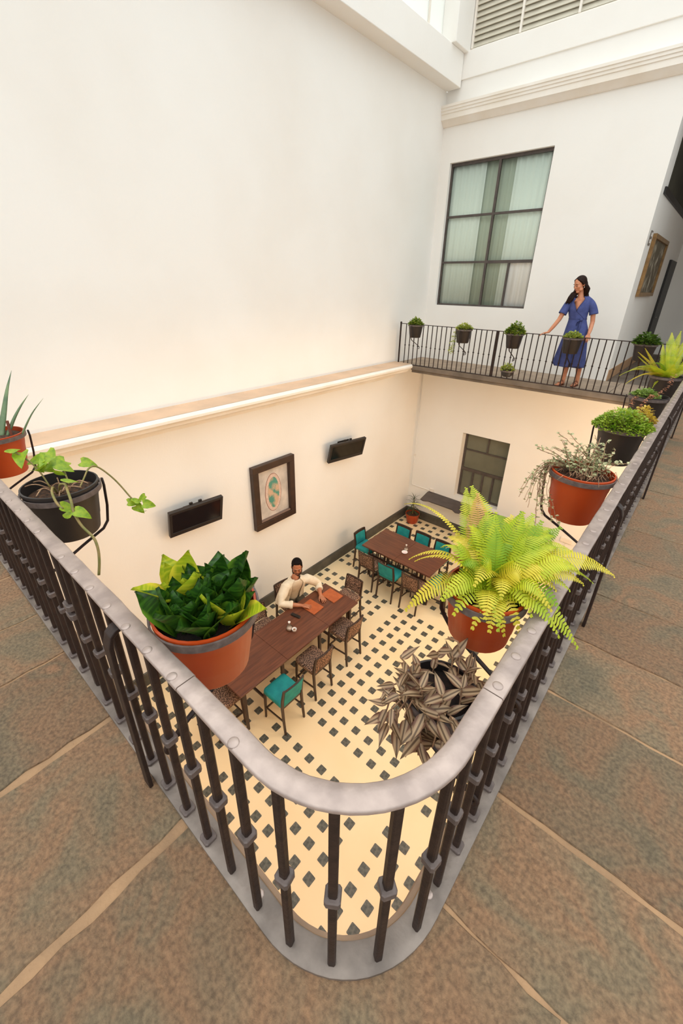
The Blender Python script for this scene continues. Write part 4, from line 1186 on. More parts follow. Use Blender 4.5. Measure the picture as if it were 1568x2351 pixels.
rosette(left * -0.025 - away * 0.075, 11, lambda f, a: 'd', 0.05, 0.60, 0.8, 1.08)
rosette(left * -0.085 - away * 0.03, 9, lambda f, a: 'd' if f < 0.6 else 'y', 0.1, 0.62, 0.7, 0.95)
rosette(left * -0.03 + away * 0.055, 13, lambda f, a: 'd', 0.05, 0.7, 0.85, 1.15)
rosette(left * 0.0 - away * 0.01, 10, lambda f, a: 'd', 0.05, 0.6, 0.9, 1.15)
rosette(left * -0.09 + away * 0.04, 7, lambda f, a: 'd', 0.1, 0.6, 0.8, 1.0)

# ---- ferns
def frond(parent, B, T, lift, wid, m, off, n=26, sag=0.0, twist=0.0, rr=None):
    B = Vector(B) - Vector(off); T = Vector(T) - Vector(off)
    C = (B + T) / 2 + Vector((0, 0, lift))
    b = MB(); rnd = rr or random
    pts = []
    for i in range(n + 1):
        q = i / n
        pts.append(B * (1 - q) ** 2 + C * 2 * q * (1 - q) + T * q * q)
    b.tube(pts, [0.0022 * (1 - 0.8 * i / n) for i in range(n + 1)], 4)
    hor = (T - B); hor.z = 0
    if hor.length < 1e-4: hor = Vector((1, 0, 0))
    side0 = hor.normalized().cross(Vector((0, 0, 1)))
    for i in range(2, n + 1):
        q = i / n
        d = (pts[i] - pts[i - 1]).normalized()
        side = (side0 - d * side0.dot(d)).normalized()
        up = side.cross(d)
        side = (side * math.cos(twist) + up * math.sin(twist)).normalized(); up = side.cross(d)
        L = wid * (math.sin(PI * min(1, 0.18 + 0.82 * q) ** 0.9) ** 0.75 if q < 0.98 else 0.15)
        L = max(L, wid * 0.12)
        seg = (pts[i] - pts[i - 1]).length
        hw = seg * 0.42
        for s in (-1, 1):
            l = L * rnd.uniform(0.88, 1.06)
            e = side * s + d * 0.28 - up * 0.18
            e.normalize()
            p = pts[i]
            z = up * 0.0022
            b.add([p - d * hw * 0.8, p + d * hw * 0.8, p + e * l * 0.55 + d * hw + z, p + e * l * 0.92 + d * hw * 0.55, p + e * l, p + e * l * 0.9 - d * hw * 0.35, p + e * l * 0.5 - d * hw * 0.8 + z],
                  [(0, 1, 2, 6), (6, 2, 3, 5), (5, 3, 4)])
    return b.build('frond', m, parent, smooth=True)

def fern(name, label, x, y, zr, tips, m_pot, seed, wid, rad, prt=0.150, ph=0.27):
    t = potted(name, label, 'potted plant', x, y, zr, m=m_pot, soil=M_DSOIL, sdepth=0.03, rt=prt, rb=prt * 0.82, h=ph)
    off = (x, y, zr - ph); r = random.Random(seed)
    for tip, mm in tips:
        B = (x + r.uniform(-0.045, 0.045), y + r.uniform(-0.045, 0.045), zr - 0.03)
        ln = math.dist(B, tip)
        frond(t, B, tip, 0.10 + 0.22 * ln * r.uniform(0.7, 1.2) if tip[2] < zr + 0.12 else 0.05 * r.uniform(0, 1), wid * r.uniform(0.85, 1.1) * min(1.0, 0.55 + ln * 1.3), mm, off, n=max(20, int(ln * 120)), twist=r.uniform(-0.5, 0.5), rr=r)
    return t
A, Yl, Gn, Dr = M_FERN1, M_FERN2, M_FERN3, M_FERNDRY
tips = [((-0.505, 0.931, 0.669), Yl), ((-0.564, 1.029, 0.786), Yl), ((-0.535, 1.017, 0.798), Yl), ((-0.516, 1.329, 0.961), A), ((-0.546, 1.358, 0.933), A), ((-0.482, 1.307, 0.951), Dr),
        ((-0.524, 1.218, 0.80), Yl), ((-0.499, 1.162, 0.793), Dr), ((-0.435, 1.325, 0.849), A), ((-0.381, 1.378, 0.859), Gn), ((-0.321, 1.44, 0.875), A), ((-0.246, 1.417, 0.855), A), ((-0.227, 1.363, 0.859), A),
        ((-0.256, 1.373, 0.799), Gn), ((-0.035, 1.348, 0.808), Yl), ((-0.081, 1.297, 0.790), A), ((-0.097, 1.248, 0.803), Yl), ((-0.12, 1.196, 0.798), A), ((-0.052, 1.157, 0.647), A), ((-0.177, 1.069, 0.752), A),
        ((-0.201, 1.091, 0.762), Yl), ((-0.255, 0.975, 0.71), Yl), ((-0.295, 0.996, 0.745), A), ((-0.364, 0.998, 0.759), A), ((-0.405, 0.984, 0.733), A), ((-0.127, 1.146, 0.760), Gn), ((-0.15, 1.17, 0.797), Yl),
        ((-0.298, 1.27, 0.85), Gn), ((-0.385, 1.283, 0.87), Gn), ((-0.401, 1.192, 0.87), Gn), ((-0.463, 1.225, 0.864), A), ((-0.227, 1.253, 0.85), A), ((-0.256, 1.021, 0.80), Yl), ((-0.234, 1.115, 0.824), Yl),
        ((-0.45, 1.02, 0.74), A), ((-0.30, 0.965, 0.70), Yl), ((-0.235, 0.985, 0.72), A), ((-0.36, 0.96, 0.72), A), ((-0.19, 1.04, 0.70), Yl), ((-0.27, 0.96, 0.76), Yl), ((-0.40, 0.95, 0.76), A), ((-0.14, 1.12, 0.76), Yl), ((-0.17, 1.10, 0.80), A), ((-0.33, 1.0, 0.82), Yl), ((-0.12, 1.25, 0.84), A), ((-0.42, 1.30, 0.88), Yl), ((-0.30, 1.36, 0.90), A), ((-0.20, 1.30, 0.86), A), ((-0.18, 1.22, 0.82), Yl), ((-0.47, 1.28, 0.90), A), ((-0.38, 1.22, 0.95), A), ((-0.26, 1.30, 0.93), Gn), ((-0.16, 1.36, 0.83), A), ((-0.33, 1.05, 0.86), A), ((-0.40, 1.05, 0.83), Gn), ((-0.27, 1.10, 0.88), A), ((-0.49, 1.10, 0.83), A), ((-0.22, 1.0, 0.70), Yl), ((-0.20, 1.16, 0.70), Gn), ((-0.10, 1.10, 0.70), A), ((-0.43, 1.17, 0.90), A), ((-0.31, 1.26, 0.96), A), ((-0.36, 1.33, 0.90), Yl), ((-0.22, 1.40, 0.88), Gn),
        ((-0.44, 1.10, 0.87), A), ((-0.35, 1.16, 0.93), Gn), ((-0.28, 1.22, 0.91), A), ((-0.42, 1.25, 0.92), A), ((-0.33, 1.32, 0.93), Gn)]
ft = fern('potted_fern', 'large lime-yellow fern spilling over the near orange pot on the right handrail', -0.328, 1.11, 0.748, tips, M_TERRA, 3, 0.060, 0.3, 0.118, 0.19)
frond(ft, (-0.36, 1.16, 0.74), (-0.813, 1.385, 0.761), 0.17, 0.012, M_FERN2, (-0.328, 1.11, 0.748 - 0.19), n=40, rr=random.Random(4))
holder(rail, -0.328, 1.11, 0.740, -1, 0, r=0.1235, h=0.185, span=0.165)
tips = [((-0.74, 5.663, 0.74), A), ((-0.662, 5.677, 0.658), Yl), ((-0.66, 5.882, 0.975), Yl), ((-0.615, 5.945, 1.014), Yl), ((-0.645, 5.866, 0.93), A), ((-0.441, 6.198, 1.176), A), ((-0.37, 6.269, 1.193), A), ((-0.305, 6.272, 1.111), A),
        ((-0.423, 5.86, 0.626), A), ((-0.248, 6.026, 0.652), A), ((-0.18, 6.26, 0.925), A), ((-0.162, 6.179, 0.80), A), ((-0.477, 6.09, 1.055), A), ((-0.455, 6.128, 1.085), A), ((-0.669, 5.758, 0.794), A), ((-0.517, 5.924, 0.85), Gn),
        ((-0.2, 6.1, 1.05), A), ((-0.1, 5.95, 0.95), A), ((-0.3, 5.75, 0.9), A), ((-0.5, 5.7, 0.88), A), ((-0.42, 6.3, 0.95), Gn), ((-0.25, 6.0, 1.15), A)]
fern('potted_fern', 'bushy lime fern in a black pot near the far end of the right handrail', -0.342, 6.02, 0.745, tips, M_BPOT, 8, 0.07, 0.3)
holder(rail, -0.342, 6.02, 0.737, -1, 0, r=0.153, span=0.18)

# ---- small-leaved foliage helper: one dense mesh of tiny leaves
def leaflets(b, c, d, nrm, L, Wd):
    """adds one small leaf (two quads, folded) to a part"""
    M = orient(c, d, nrm)
    P = [(0, 0, 0), (Wd * 0.5, L * 0.45, Wd * 0.12), (0, L, 0), (-Wd * 0.5, L * 0.45, Wd * 0.12), (Wd * 0.42, L * 0.75, Wd * 0.08), (-Wd * 0.42, L * 0.75, Wd * 0.08), (0, L * 0.5, 0)]
    b.add([M @ Vector(p) for p in P], [(0, 1, 6), (0, 6, 3), (1, 4, 2, 6), (6, 2, 5, 3)])

def bush(parent, nm, m, n, R, hgt, zc, L, Wd, seed, cx=0.0, cy=0.0, stems=None):
    r = random.Random(seed); b = MB()
    for i in range(n):
        a = r.uniform(0, 2 * PI); q = math.sqrt(r.uniform(0, 1)); u = r.uniform(0.25, 1.0)
        z = zc + hgt * (1 - q * q) * u + r.uniform(-0.01, 0.01)
        p = Vector((cx + R * q * math.cos(a), cy + R * q * math.sin(a), z))
        d = Vector((math.cos(a) * (0.3 + q), math.sin(a) * (0.3 + q), r.uniform(-0.2, 0.9))) + Vector((r.uniform(-.6, .6), r.uniform(-.6, .6), r.uniform(-.3, .3)))
        leaflets(b, p, d, Vector((r.uniform(-.6, .6), r.uniform(-.6, .6), 1)), L * r.uniform(0.7, 1.2), Wd * r.uniform(0.7, 1.2))
    o = b.build(nm, m, parent, smooth=True); o['kind'] = 'stuff'
    if stems:
        b = MB()
        for i in range(stems):
            a = r.uniform(0, 2 * PI); q = math.sqrt(r.uniform(0, 1)) * R * 0.8
            b.tube([(cx + q * 0.3 * math.cos(a), cy + q * 0.3 * math.sin(a), zc - 0.02), (cx + q * math.cos(a), cy + q * math.sin(a), zc + hgt * 0.6)], 0.002, 4)
        o = b.build('stems', M_STEM, parent); o['kind'] = 'stuff'

# ---- 6. variegated trailing plant
PX = (-0.342, 2.36)
t = potted('potted_variegated_plant', 'cream-and-green trailing plant with dry stems in the second orange pot on the right handrail', 'potted plant', PX[0], PX[1], 0.745, soil=M_SOIL, sdepth=0.03)
holder(rail, PX[0], PX[1], 0.737, -1, 0, r=0.153, span=0.18)
off = Vector((PX[0], PX[1], 0.745 - 0.27))
r_ = random.Random(21)
fo = MB(); dry = MB()
def sprig(P, dens, L, gap=0.022):
    P = [Vector(p) - off for p in P]; Q = []
    for i in range(len(P) - 1):
        k = max(2, int((P[i + 1] - P[i]).length / gap))
        for j in range(k): Q.append(P[i].lerp(P[i + 1], j / k))
    Q.append(P[-1]); n = len(Q)
    for it in range(2): Q = [Q[0]] + [(Q[i - 1] + Q[i] * 2 + Q[i + 1]) / 4 + Vector((r_.uniform(-1, 1), r_.uniform(-1, 1), r_.uniform(-1, 1))) * 0.003 for i in range(1, n - 1)] + [Q[-1]]
    dry.tube(Q, 0.0017, 4)
    for q in Q[1:]:
        if r_.random() > dens: continue
        for s in (0, PI):
            a = r_.uniform(0, PI) + s
            leaflets(fo, q, (math.cos(a), math.sin(a), r_.uniform(-.1, .7)), (r_.uniform(-.5, .5), r_.uniform(-.5, .5), 1), L * r_.uniform(.6, 1.2), L * 0.68)
for T, dn in (((-0.472, 2.368, 0.935), .9), ((-0.46, 2.39, 0.90), .9), ((-0.551, 2.248, 0.851), .8), ((-0.509, 2.297, 0.869), .7), ((-0.328, 2.48, 0.914), 1), ((-0.30, 2.47, 0.90), 1), ((-0.338, 2.435, 0.859), 1), ((-0.197, 2.516, 0.797), .8),
              ((-0.384, 2.352, 0.80), .9), ((-0.29, 2.467, 0.843), 1), ((-0.335, 2.377, 0.79), .9), ((-0.26, 2.43, 0.85), 1), ((-0.24, 2.36, 0.80), .8), ((-0.36, 2.44, 0.87), 1), ((-0.31, 2.41, 0.88), 1), ((-0.43, 2.33, 0.85), .5), ((-0.40, 2.42, 0.86), .7), ((-0.27, 2.50, 0.86), 1), ((-0.22, 2.42, 0.82), .9)):
    for k in range(2):
        a = r_.uniform(0, 2 * PI)
        B = Vector((PX[0] + 0.09 * math.cos(a), PX[1] + 0.09 * math.sin(a), 0.735)); T2 = Vector(T) + Vector((r_.uniform(-.03, .03), r_.uniform(-.03, .03), r_.uniform(-.03, .01)))
        sprig([B, (B + T2) / 2 + Vector((0, 0, 0.02)), T2], dn * 0.9, 0.024)
edge = Vector((-0.485, 2.31, 0.77))
for T in ((-0.537, 2.166, 0.704), (-0.569, 2.106, 0.652), (-0.544, 2.107, 0.622), (-0.509, 2.119, 0.592), (-0.454, 2.16, 0.583), (-0.431, 2.146, 0.532), (-0.376, 2.176, 0.506), (-0.458, 2.097, 0.49), (-0.50, 2.2, 0.62), (-0.52, 2.22, 0.68)):
    for k in range(2):
        T2 = Vector(T) + Vector((r_.uniform(-.02, .02), r_.uniform(-.02, .02), r_.uniform(-.03, .01)))
        sprig([(PX[0] - 0.05, PX[1], 0.74), edge + Vector((r_.uniform(-.02, .01), r_.uniform(-.05, .03), r_.uniform(0, .03))), (edge + T2) / 2 + Vector((-0.03, 0, 0)), T2], 0.55, 0.020)
for k in range(60):
    a, c = r_.uniform(0, 2 * PI), r_.uniform(0, 2 * PI); q = 0.115 * math.sqrt(r_.random())
    p0 = Vector((q * math.cos(a), q * math.sin(a), 0.24)); p1 = p0 + Vector((math.cos(c), math.sin(c), 0)) * r_.uniform(0.04, 0.10)
    dry.tube([p0, (p0 + p1) / 2 + Vector((0, 0, r_.uniform(.03, .07))), p1 + Vector((0, 0, 0.02))], 0.0016, 4)
o = fo.build('leaves', M_VARIEG, t, smooth=True); o['kind'] = 'stuff'
o = dry.build('dry_stems', M_DRYSTEM, t, smooth=True); o['kind'] = 'stuff'

# ---- 7, 8. black pots further along
t = potted('potted_maidenhair', 'frothy bright green plant overflowing a black pot beyond the orange pots', 'potted plant', -0.342, 3.46, 0.745, m=M_BPOT)
holder(rail, -0.342, 3.46, 0.737, -1, 0, r=0.153, span=0.18)
bush(t, 'leaves', M_FROTH, 2800, 0.185, 0.13, 0.255, 0.018, 0.015, 31, stems=40)
bush(t, 'yellow_leaves', leafmat('froth_yellow', (208, 178, 62), (186, 150, 54), 20), 260, 0.08, 0.10, 0.30, 0.024, 0.02, 32, cx=0.09, cy=0.09)
t = potted('potted_herb', 'low green herb with rust-coloured tails in the wide black pot between two leafy black pots', 'potted plant', -0.342, 4.70, 0.745, m=M_BPOT, sdepth=0.05)
holder(rail, -0.342, 4.70, 0.737, -1, 0, r=0.153, span=0.18)
bush(t, 'leaves', leafmat('herb_leaf', (112, 136, 52), (150, 170, 84), 20), 520, 0.11, 0.07, 0.25, 0.026, 0.022, 33, cx=-0.03)
tail = MB(); r_ = random.Random(9)
for P in ([(0.02, -0.05, 0.27), (0.03, -0.14, 0.30), (-0.02, -0.24, 0.22), (-0.05, -0.30, 0.12)], [(-0.05, -0.06, 0.27), (-0.09, -0.16, 0.26), (-0.10, -0.19, 0.16)], [(0.06, -0.05, 0.27), (0.12, -0.10, 0.40), (0.13, -0.10, 0.50)]):
    P = [Vector(p) for p in P]
    for i in range(len(P) - 1):
        for k in range(9):
            q = P[i].lerp(P[i + 1], k / 9)
            for s in range(3):
                a = r_.uniform(0, 2 * PI); leaflets(tail, q, (math.cos(a), math.sin(a), r_.uniform(-.4, .4)), (0, 0, 1), 0.026, 0.012)
o = tail.build('tails', leafmat('rust_tail', (206, 150, 110), (170, 100, 70), 30), t); o['kind'] = 'stuff'

# ---- 4. striped purple-brown spiderwort hanging below the handrail
TX = (-0.335, 0.885, 0.49)
t = potted('potted_spiderwort', 'striped purple-brown trailing spiderwort hanging under the handrail near its curve', 'potted plant', TX[0], TX[1], TX[2], rt=0.105, rb=0.08, h=0.17, m=M_BPOT, soil=M_DSOIL, sdepth=0.03, n=28)
holder(rail, TX[0], TX[1], TX[2] - 0.008, -1, 0, r=0.110, h=0.16, span=0.165)
st = [leaf_grid(0.085, 0.037, 'lance', 0.14, c, 9).mesh('leaf', M_STRIPE, True) for c in (0.15, 0.6, -0.3)]
r_ = random.Random(17)
off = Vector((TX[0], TX[1], TX[2] - 0.17))
dry = MB()
def trail(P, n, s):
    P = [Vector(p) - off for p in P]
    for i in range(len(P) - 1): dry.tube([P[i], P[i + 1]], 0.0026, 5)
    n = max(2, int(n * 0.92))
    for k in range(n):
        q = (k + 0.6) / n * (len(P) - 1); i = min(int(q), len(P) - 2); p = P[i].lerp(P[i + 1], q - i)
        a = r_.uniform(0, 2 * PI)
        d = (P[i + 1] - P[i]).normalized() * 0.5 + Vector((math.cos(a), math.sin(a), r_.uniform(-0.3, 0.35)))
        put_leaf(t, r_.choice(st), p, d, (r_.uniform(-.5, .5) + 0.1, r_.uniform(-.5, .5) - 0.3, 1.0), s * r_.uniform(0.75, 1.1), r_.uniform(-.5, .5))
C0_ = Vector((TX[0], TX[1], TX[2] - 0.02))
for T, n, s in (((-0.454, 0.832, 0.577), 6, .75), ((-0.404, 0.863, 0.559), 5, .75), ((-0.37, 0.917, 0.597), 6, .8), ((-0.334, 0.938, 0.582), 6, .9), ((-0.427, 0.827, 0.534), 6, .85), ((-0.266, 0.965, 0.534), 6, .85), ((-0.246, 0.968, 0.513), 5, .8),
                ((-0.285, 0.96, 0.552), 6, .85), ((-0.36, 0.80, 0.55), 6, .9), ((-0.30, 0.82, 0.55), 6, .9), ((-0.27, 0.88, 0.55), 6, .9)):
    T = Vector(T); a = math.atan2(T.y - TX[1], T.x - TX[0])
    B = C0_ + Vector((math.cos(a), math.sin(a), 0)) * 0.07
    trail([B, (B + T) / 2 + Vector((0, 0, 0.02)), T], n, s)
for T, n, s in (((-0.436, 0.742, 0.413), 9, .85), ((-0.422, 0.737, 0.386), 8, .9), ((-0.396, 0.754, 0.377), 9, 1.0), ((-0.327, 0.789, 0.342), 10, 1.0), ((-0.323, 0.771, 0.308), 11, 1.0), ((-0.297, 0.807, 0.33), 10, 1.05), ((-0.291, 0.841, 0.373), 8, 1.0), ((-0.37, 0.77, 0.40), 8, 1.0), ((-0.44, 0.80, 0.46), 7, .9)):
    T = Vector(T); a = math.atan2(T.y - TX[1], T.x - TX[0])
    E = C0_ + Vector((math.cos(a) * 0.115, math.sin(a) * 0.115, 0.04)); B = C0_ + Vector((math.cos(a), math.sin(a), 0)) * 0.07
    trail([B, E, (E + T) / 2 + Vector((math.cos(a) * 0.02, math.sin(a) * 0.02, 0.01)), T], n, s)
trail([(-0.31, 0.95, 0.50), (-0.32, 0.96, 0.58), (-0.334, 0.963, 0.622), (-0.362, 0.948, 0.634)], 2, 0.35)
o = dry.build('stems', M_DRYSTEM, t); o['kind'] = 'stuff'

# ---- pots along the back railing
def back_pot(x, zr, label, m, n, R, hgt, L, seed, trail_=False, r=0.152, rb=0.115, h=0.26, name='balcony_pot'):
    y = BY - 0.205 if r > 0.13 else BY - 0.16
    t = potted(name, label, 'potted plant', x, y, zr, rt=r, rb=rb, h=h, m=M_BPOT, sdepth=0.03, group='black pots along the balcony railing', n=28)
    holder(rb_, x, y, zr - 0.008, 0, -1, r=r + 0.005, h=h, m=M_COLLAR, span=BY - y - 0.01, strut=r > 0.13)
    bush(t, 'leaves', m, n, R, hgt, h - 0.01, L, L * 0.75, seed, stems=14)
    if trail_:
        rr = random.Random(seed); b = MB()
        for k in range(120):
            q = rr.random(); p = Vector((-0.14 - 0.06 * q + rr.uniform(-.05, .05), -0.05 + rr.uniform(-.06, .06), h - 0.05 - 0.42 * q))
            leaflets(b, p, (rr.uniform(-1, 1), rr.uniform(-1, 1), rr.uniform(-1, .3)), (0, -.3, 1), 0.035, 0.022)
        b.tube([(-0.12, -0.04, h), (-0.165, -0.05, h - 0.1), (-0.19, -0.05, h - 0.45)], 0.003, 4)
        o = b.build('trailing_leaves', M_PALE, t); o['kind'] = 'stuff'
rb_ = rb
back_pot(-4.98, 0.875, 'black pot of dark green jade at the left end of the balcony railing', M_JADE, 300, 0.13, 0.13, 0.055, 41)
back_pot(-3.88, 0.865, 'black pot with a pale trailing plant left of the thick railing post', M_PALE, 260, 0.14, 0.10, 0.05, 42, True)
back_pot(-2.88, 0.86, 'black pot of bushy glossy jade right of the thick railing post', M_JADE, 420, 0.15, 0.19, 0.06, 43)
back_pot(-1.90, 0.87, 'black pot of low yellow-green sprouts in front of the woman', M_PALE, 300, 0.13, 0.10, 0.045, 44)
back_pot(-0.86, 0.865, 'black pot of dark leaves at the right end of the balcony railing', leafmat('dark_leaf', (66, 92, 32), (96, 124, 44), 20), 260, 0.15, 0.15, 0.075, 45)
back_pot(-2.91, 0.20, 'small low black pot of pale sprouts hung near the foot of the balcony railing', M_PALE, 200, 0.11, 0.12, 0.045, 46, r=0.118, rb=0.075, h=0.125, name='low_balcony_pot')

# ---- palm in the court corner
t = potted('corner_palm', 'spiky dark green palm in an orange pot on the floor in the court corner', 'potted plant', -5.20, 9.33, FL + 0.29, rt=0.20, rb=0.15, h=0.29, n=30)
r_ = random.Random(3); pl = [leaf_grid(0.42, 0.045, 'lance', 0.25, c, 7).mesh('leaf', M_DPALM, True) for c in (0.5, 1.1)]
MB().tube([(0, 0, 0.25), (0.0, 0.0, 0.75)], [0.016, 0.008], 6).build('stem', M_STEM, t)
for k in range(44):
    f = k / 43; a = k * 2.4; z = 0.34 + 0.42 * f; el = -0.1 + 1.2 * f + r_.uniform(-.15, .15)
    d = Vector((math.cos(a) * math.cos(el), math.sin(a) * math.cos(el), math.sin(el)))
    put_leaf(t, pl[k % 2], (0, 0, z), d, (0, 0, 1), r_.uniform(0.75, 1.05) * (1 - 0.3 * f) * (0.55 if d.y > 0.2 or d.x < -0.4 else 1.0))
# ================================================================== PEOPLE
def skin_mat(name, c1, c2):
    return mat(name, rgb(*c1), rgb(*c2), rough=0.5, scale=9, sss=0.12)
M_SKIN_W = skin_mat('skin_warm', (206, 140, 104), (194, 124, 90))
M_SKIN_M = skin_mat('skin_tan', (186, 122, 86), (174, 108, 74))
M_HAIR = mat('dark_brown_hair', rgb(46, 26, 18), rgb(26, 14, 10), rough=0.55, scale=30, stretch=(6, 6, 1), bump=0.3, bscale=60, spec=0.15)
M_HAIRB = mat('black_hair', rgb(26, 17, 14), rgb(14, 10, 9), rough=0.65, scale=40, bump=0.3, bscale=90, spec=0.12)
M_BEARD = mat('short_beard', rgb(74, 50, 38), rgb(48, 33, 26), rough=0.8, scale=120, bump=0.5, bscale=200)
M_DRESS = mat('blue_linen', rgb(70, 80, 136), rgb(58, 68, 122), rough=0.8, scale=14, detail=5, bump=0.25, bscale=22)
M_DRESS2 = mat('blue_linen_edge', rgb(54, 62, 112), rough=0.8)
M_JACKET = mat('cream_cotton', rgb(236, 222, 198), rgb(226, 210, 184), rough=0.85, scale=9, bump=0.45, bscale=16)
M_TEE = mat('oat_tee', rgb(222, 204, 178), rgb(210, 190, 162), rough=0.85, scale=9, bump=0.4, bscale=18)
M_TROUSER = mat('olive_trousers', rgb(96, 84, 64), rgb(80, 70, 54), rough=0.85, scale=10)
M_SANDAL = mat('brown_sandal', rgb(128, 72, 46), rgb(108, 58, 38), rough=0.55, scale=12)
M_LIP = mat('lips', rgb(168, 84, 70), rough=0.4)
M_DARK = mat('lash_brow', rgb(40, 26, 20), rough=0.7)
M_SILVER = mat('silver', rgb(206, 200, 192), rough=0.3, metal=0.8)

def solidify_remesh(b, name, m, parent, voxel, smooth=4, off=(0, 0, 0)):
    """joins overlapping closed pieces into one continuous skin"""
    b.v = [(x - off[0], y - off[1], z - off[2]) for x, y, z in b.v]
    me = b.mesh('tmp', m)
    bm = bmesh.new(); bm.from_mesh(me); bmesh.ops.recalc_face_normals(bm, faces=bm.faces); bm.to_mesh(me); bm.free()
    o = bpy.data.objects.new('tmp', me); COL.objects.link(o)
    md = o.modifiers.new('r', 'REMESH'); md.mode = 'VOXEL'; md.voxel_size = voxel; md.use_smooth_shade = True
    if smooth:
        sm = o.modifiers.new('s', 'SMOOTH'); sm.factor = 0.5; sm.iterations = smooth
    dg = bpy.context.evaluated_depsgraph_get(); dg.update()
    res = bpy.data.meshes.new_from_object(o.evaluated_get(dg))
    bpy.data.objects.remove(o)
    res.name = name
    if not res.materials: res.materials.append(m)
    res.polygons.foreach_set('use_smooth', [True] * len(res.polygons))
    return link(name, res, parent)

def tball(b, M, c, r, nu=16, nv=10, R=None):
    t = MB(); t.ball((0, 0, 0), r, nu, nv)
    T = Matrix.Translation(Vector(c))
    if R is not None: T = T @ R.to_4x4()
    b.add([M @ (T @ Vector(v)) for v in t.v], t.f)

def ttube(b, M, pts, rad, n=10, flat=1.0):
    t = MB(); t.tube(pts, rad, n, flat=flat)
    b.add([M @ Vector(v) for v in t.v], t.f)

def head_parts(b, M, fem):
    """face towards local -y, up z, head about 0.23 tall centred on the origin"""
    tball(b, M, (0, 0.014, 0.032), (0.072, 0.091, 0.083))
    tball(b, M, (0, -0.020, -0.020), (0.059 if fem else 0.063, 0.066, 0.080))
    tball(b, M, (0, -0.052, -0.092), (0.028 if fem else 0.038, 0.030, 0.024 if fem else 0.028))
    for s in (-1, 1):
        tball(b, M, (s * 0.036, -0.060, -0.022), (0.022, 0.020, 0.020))
        tball(b, M, (s * 0.042, -0.020, -0.070), (0.022 if fem else 0.026, 0.036, 0.028))
        tball(b, M, (s * 0.072, 0.010, -0.008), (0.010, 0.019, 0.030))
        tball(b, M, (s * 0.009, -0.090, -0.031), (0.007, 0.009, 0.006))
    tball(b, M, (0, -0.068, 0.024), (0.048, 0.019, 0.012))
    ttube(b, M, [(0, -0.078, 0.016), (0, -0.087, -0.006), (0, -0.097, -0.026)], [0.007, 0.008, 0.0105], 8)
    tball(b, M, (0, -0.078, -0.054), (0.020, 0.010, 0.006))
    tball(b, M, (0, -0.077, -0.066), (0.017, 0.010, 0.007))

def face_bits(parent, M, fem, off):
    def part(nm, m, fn):
        b = MB(); fn(b); b.v = [tuple(Vector(v) - Vector(off)) for v in b.v]
        return b.build(nm, m, parent, smooth=True)
    for s in (-1, 1):
        part('eyebrow', M_DARK, lambda b: ttube(b, M, [(s * 0.013, -0.0875, 0.026), (s * 0.030, -0.086, 0.031), (s * 0.048, -0.074, 0.025)], [0.0035, 0.0042, 0.002], 6))
        part('eye', M_DARK, lambda b: ttube(b, M, [(s * 0.016, -0.0825, 0.001), (s * 0.028, -0.0845, -0.003), (s * 0.042, -0.077, 0.001)], [0.0022, 0.0042, 0.0022], 6))
    part('lips', M_LIP, lambda b: (ttube(b, M, [(-0.021, -0.079, -0.060), (-0.008, -0.086, -0.058), (0.008, -0.086, -0.058), (0.021, -0.079, -0.060)], [0.002, 0.006, 0.006, 0.002], 8),
                                   ))
    part('nostril_shadow', M_DARK, lambda b: ttube(b, M, [(-0.004, -0.093, -0.038), (0.004, -0.093, -0.038)], 0.0012, 5))

def hand_parts(b, wrist, tip, up, thumb_side, curl=0.5, s=1.0, spread=0.12):
    """palm and five separate fingers; tip gives the pointing direction, up the back of the hand, thumb_side +1/-1 along dir x up"""
    w = Vector(wrist); d = (Vector(tip) - w).normalized()
    u = Vector(up); u = (u - d * u.dot(d)).normalized(); x = d.cross(u) * thumb_side
    I = Matrix.Identity(4)
    M = Matrix((x, d, u)).transposed().to_4x4(); M.translation = w
    tball(b, M, (0, 0.048 * s, 0), (0.040 * s, 0.052 * s, 0.0145 * s), 14, 8)
    tball(b, M, (0.004 * s, 0.070 * s, 0), (0.041 * s, 0.026 * s, 0.0125 * s), 14, 8)
    tball(b, M, (0.026 * s, 0.030 * s, -0.004 * s), (0.018 * s, 0.030 * s, 0.014 * s), 12, 8)
    ttube(b, M, [(0, -0.02 * s, 0), (0, 0.02 * s, 0)], [0.026 * s, 0.028 * s], 12, flat=0.72)
    for k, (ox, L, a) in enumerate(((0.031, 0.068, 1), (0.0105, 0.078, 0.3), (-0.0105, 0.072, -0.4), (-0.030, 0.056, -1.1))):
        c = curl * (0.85 + 0.12 * k)
        p = Vector((ox * s, 0.088 * s, 0)); an = 0.12 * c; P = [p]
        for f, bend in ((0.46, 0.55), (0.30, 0.75), (0.24, 0.5)):
            an += bend * c
            q = P[-1] + Vector((math.sin(spread * a), math.cos(an), -math.sin(an))) * L * s * f
            P.append(q)
        ttube(b, M, [P[0] - Vector((0, 0.02 * s, 0))] + P, [0.0092 * s, 0.0092 * s, 0.0086 * s, 0.0078 * s, 0.0066 * s], 9)
    P = [(0.028 * s, 0.018 * s, -0.002 * s), (0.048 * s, 0.046 * s, -0.010 * s), (0.058 * s, 0.072 * s, -0.016 * s - 0.01 * curl * s), (0.060 * s, 0.092 * s, -0.020 * s - 0.02 * curl * s)]
    ttube(b, M, P, [0.0125 * s, 0.011 * s, 0.0095 * s, 0.0075 * s], 9)

def ell(c, ax, ay, rx, ry, n=40, fold=0.0, k=9, ph=0.0, a0=None):
    out = []
    for i in range(n):
        a = 2 * PI * i / n
        f = 1 + fold * math.cos(k * a + ph) + fold * 0.5 * math.cos((k + 4) * a + 1.3 + ph)
        out.append(Vector(c) + Vector(ax) * rx * f * math.cos(a) + Vector(ay) * ry * f * math.sin(a))
    return out

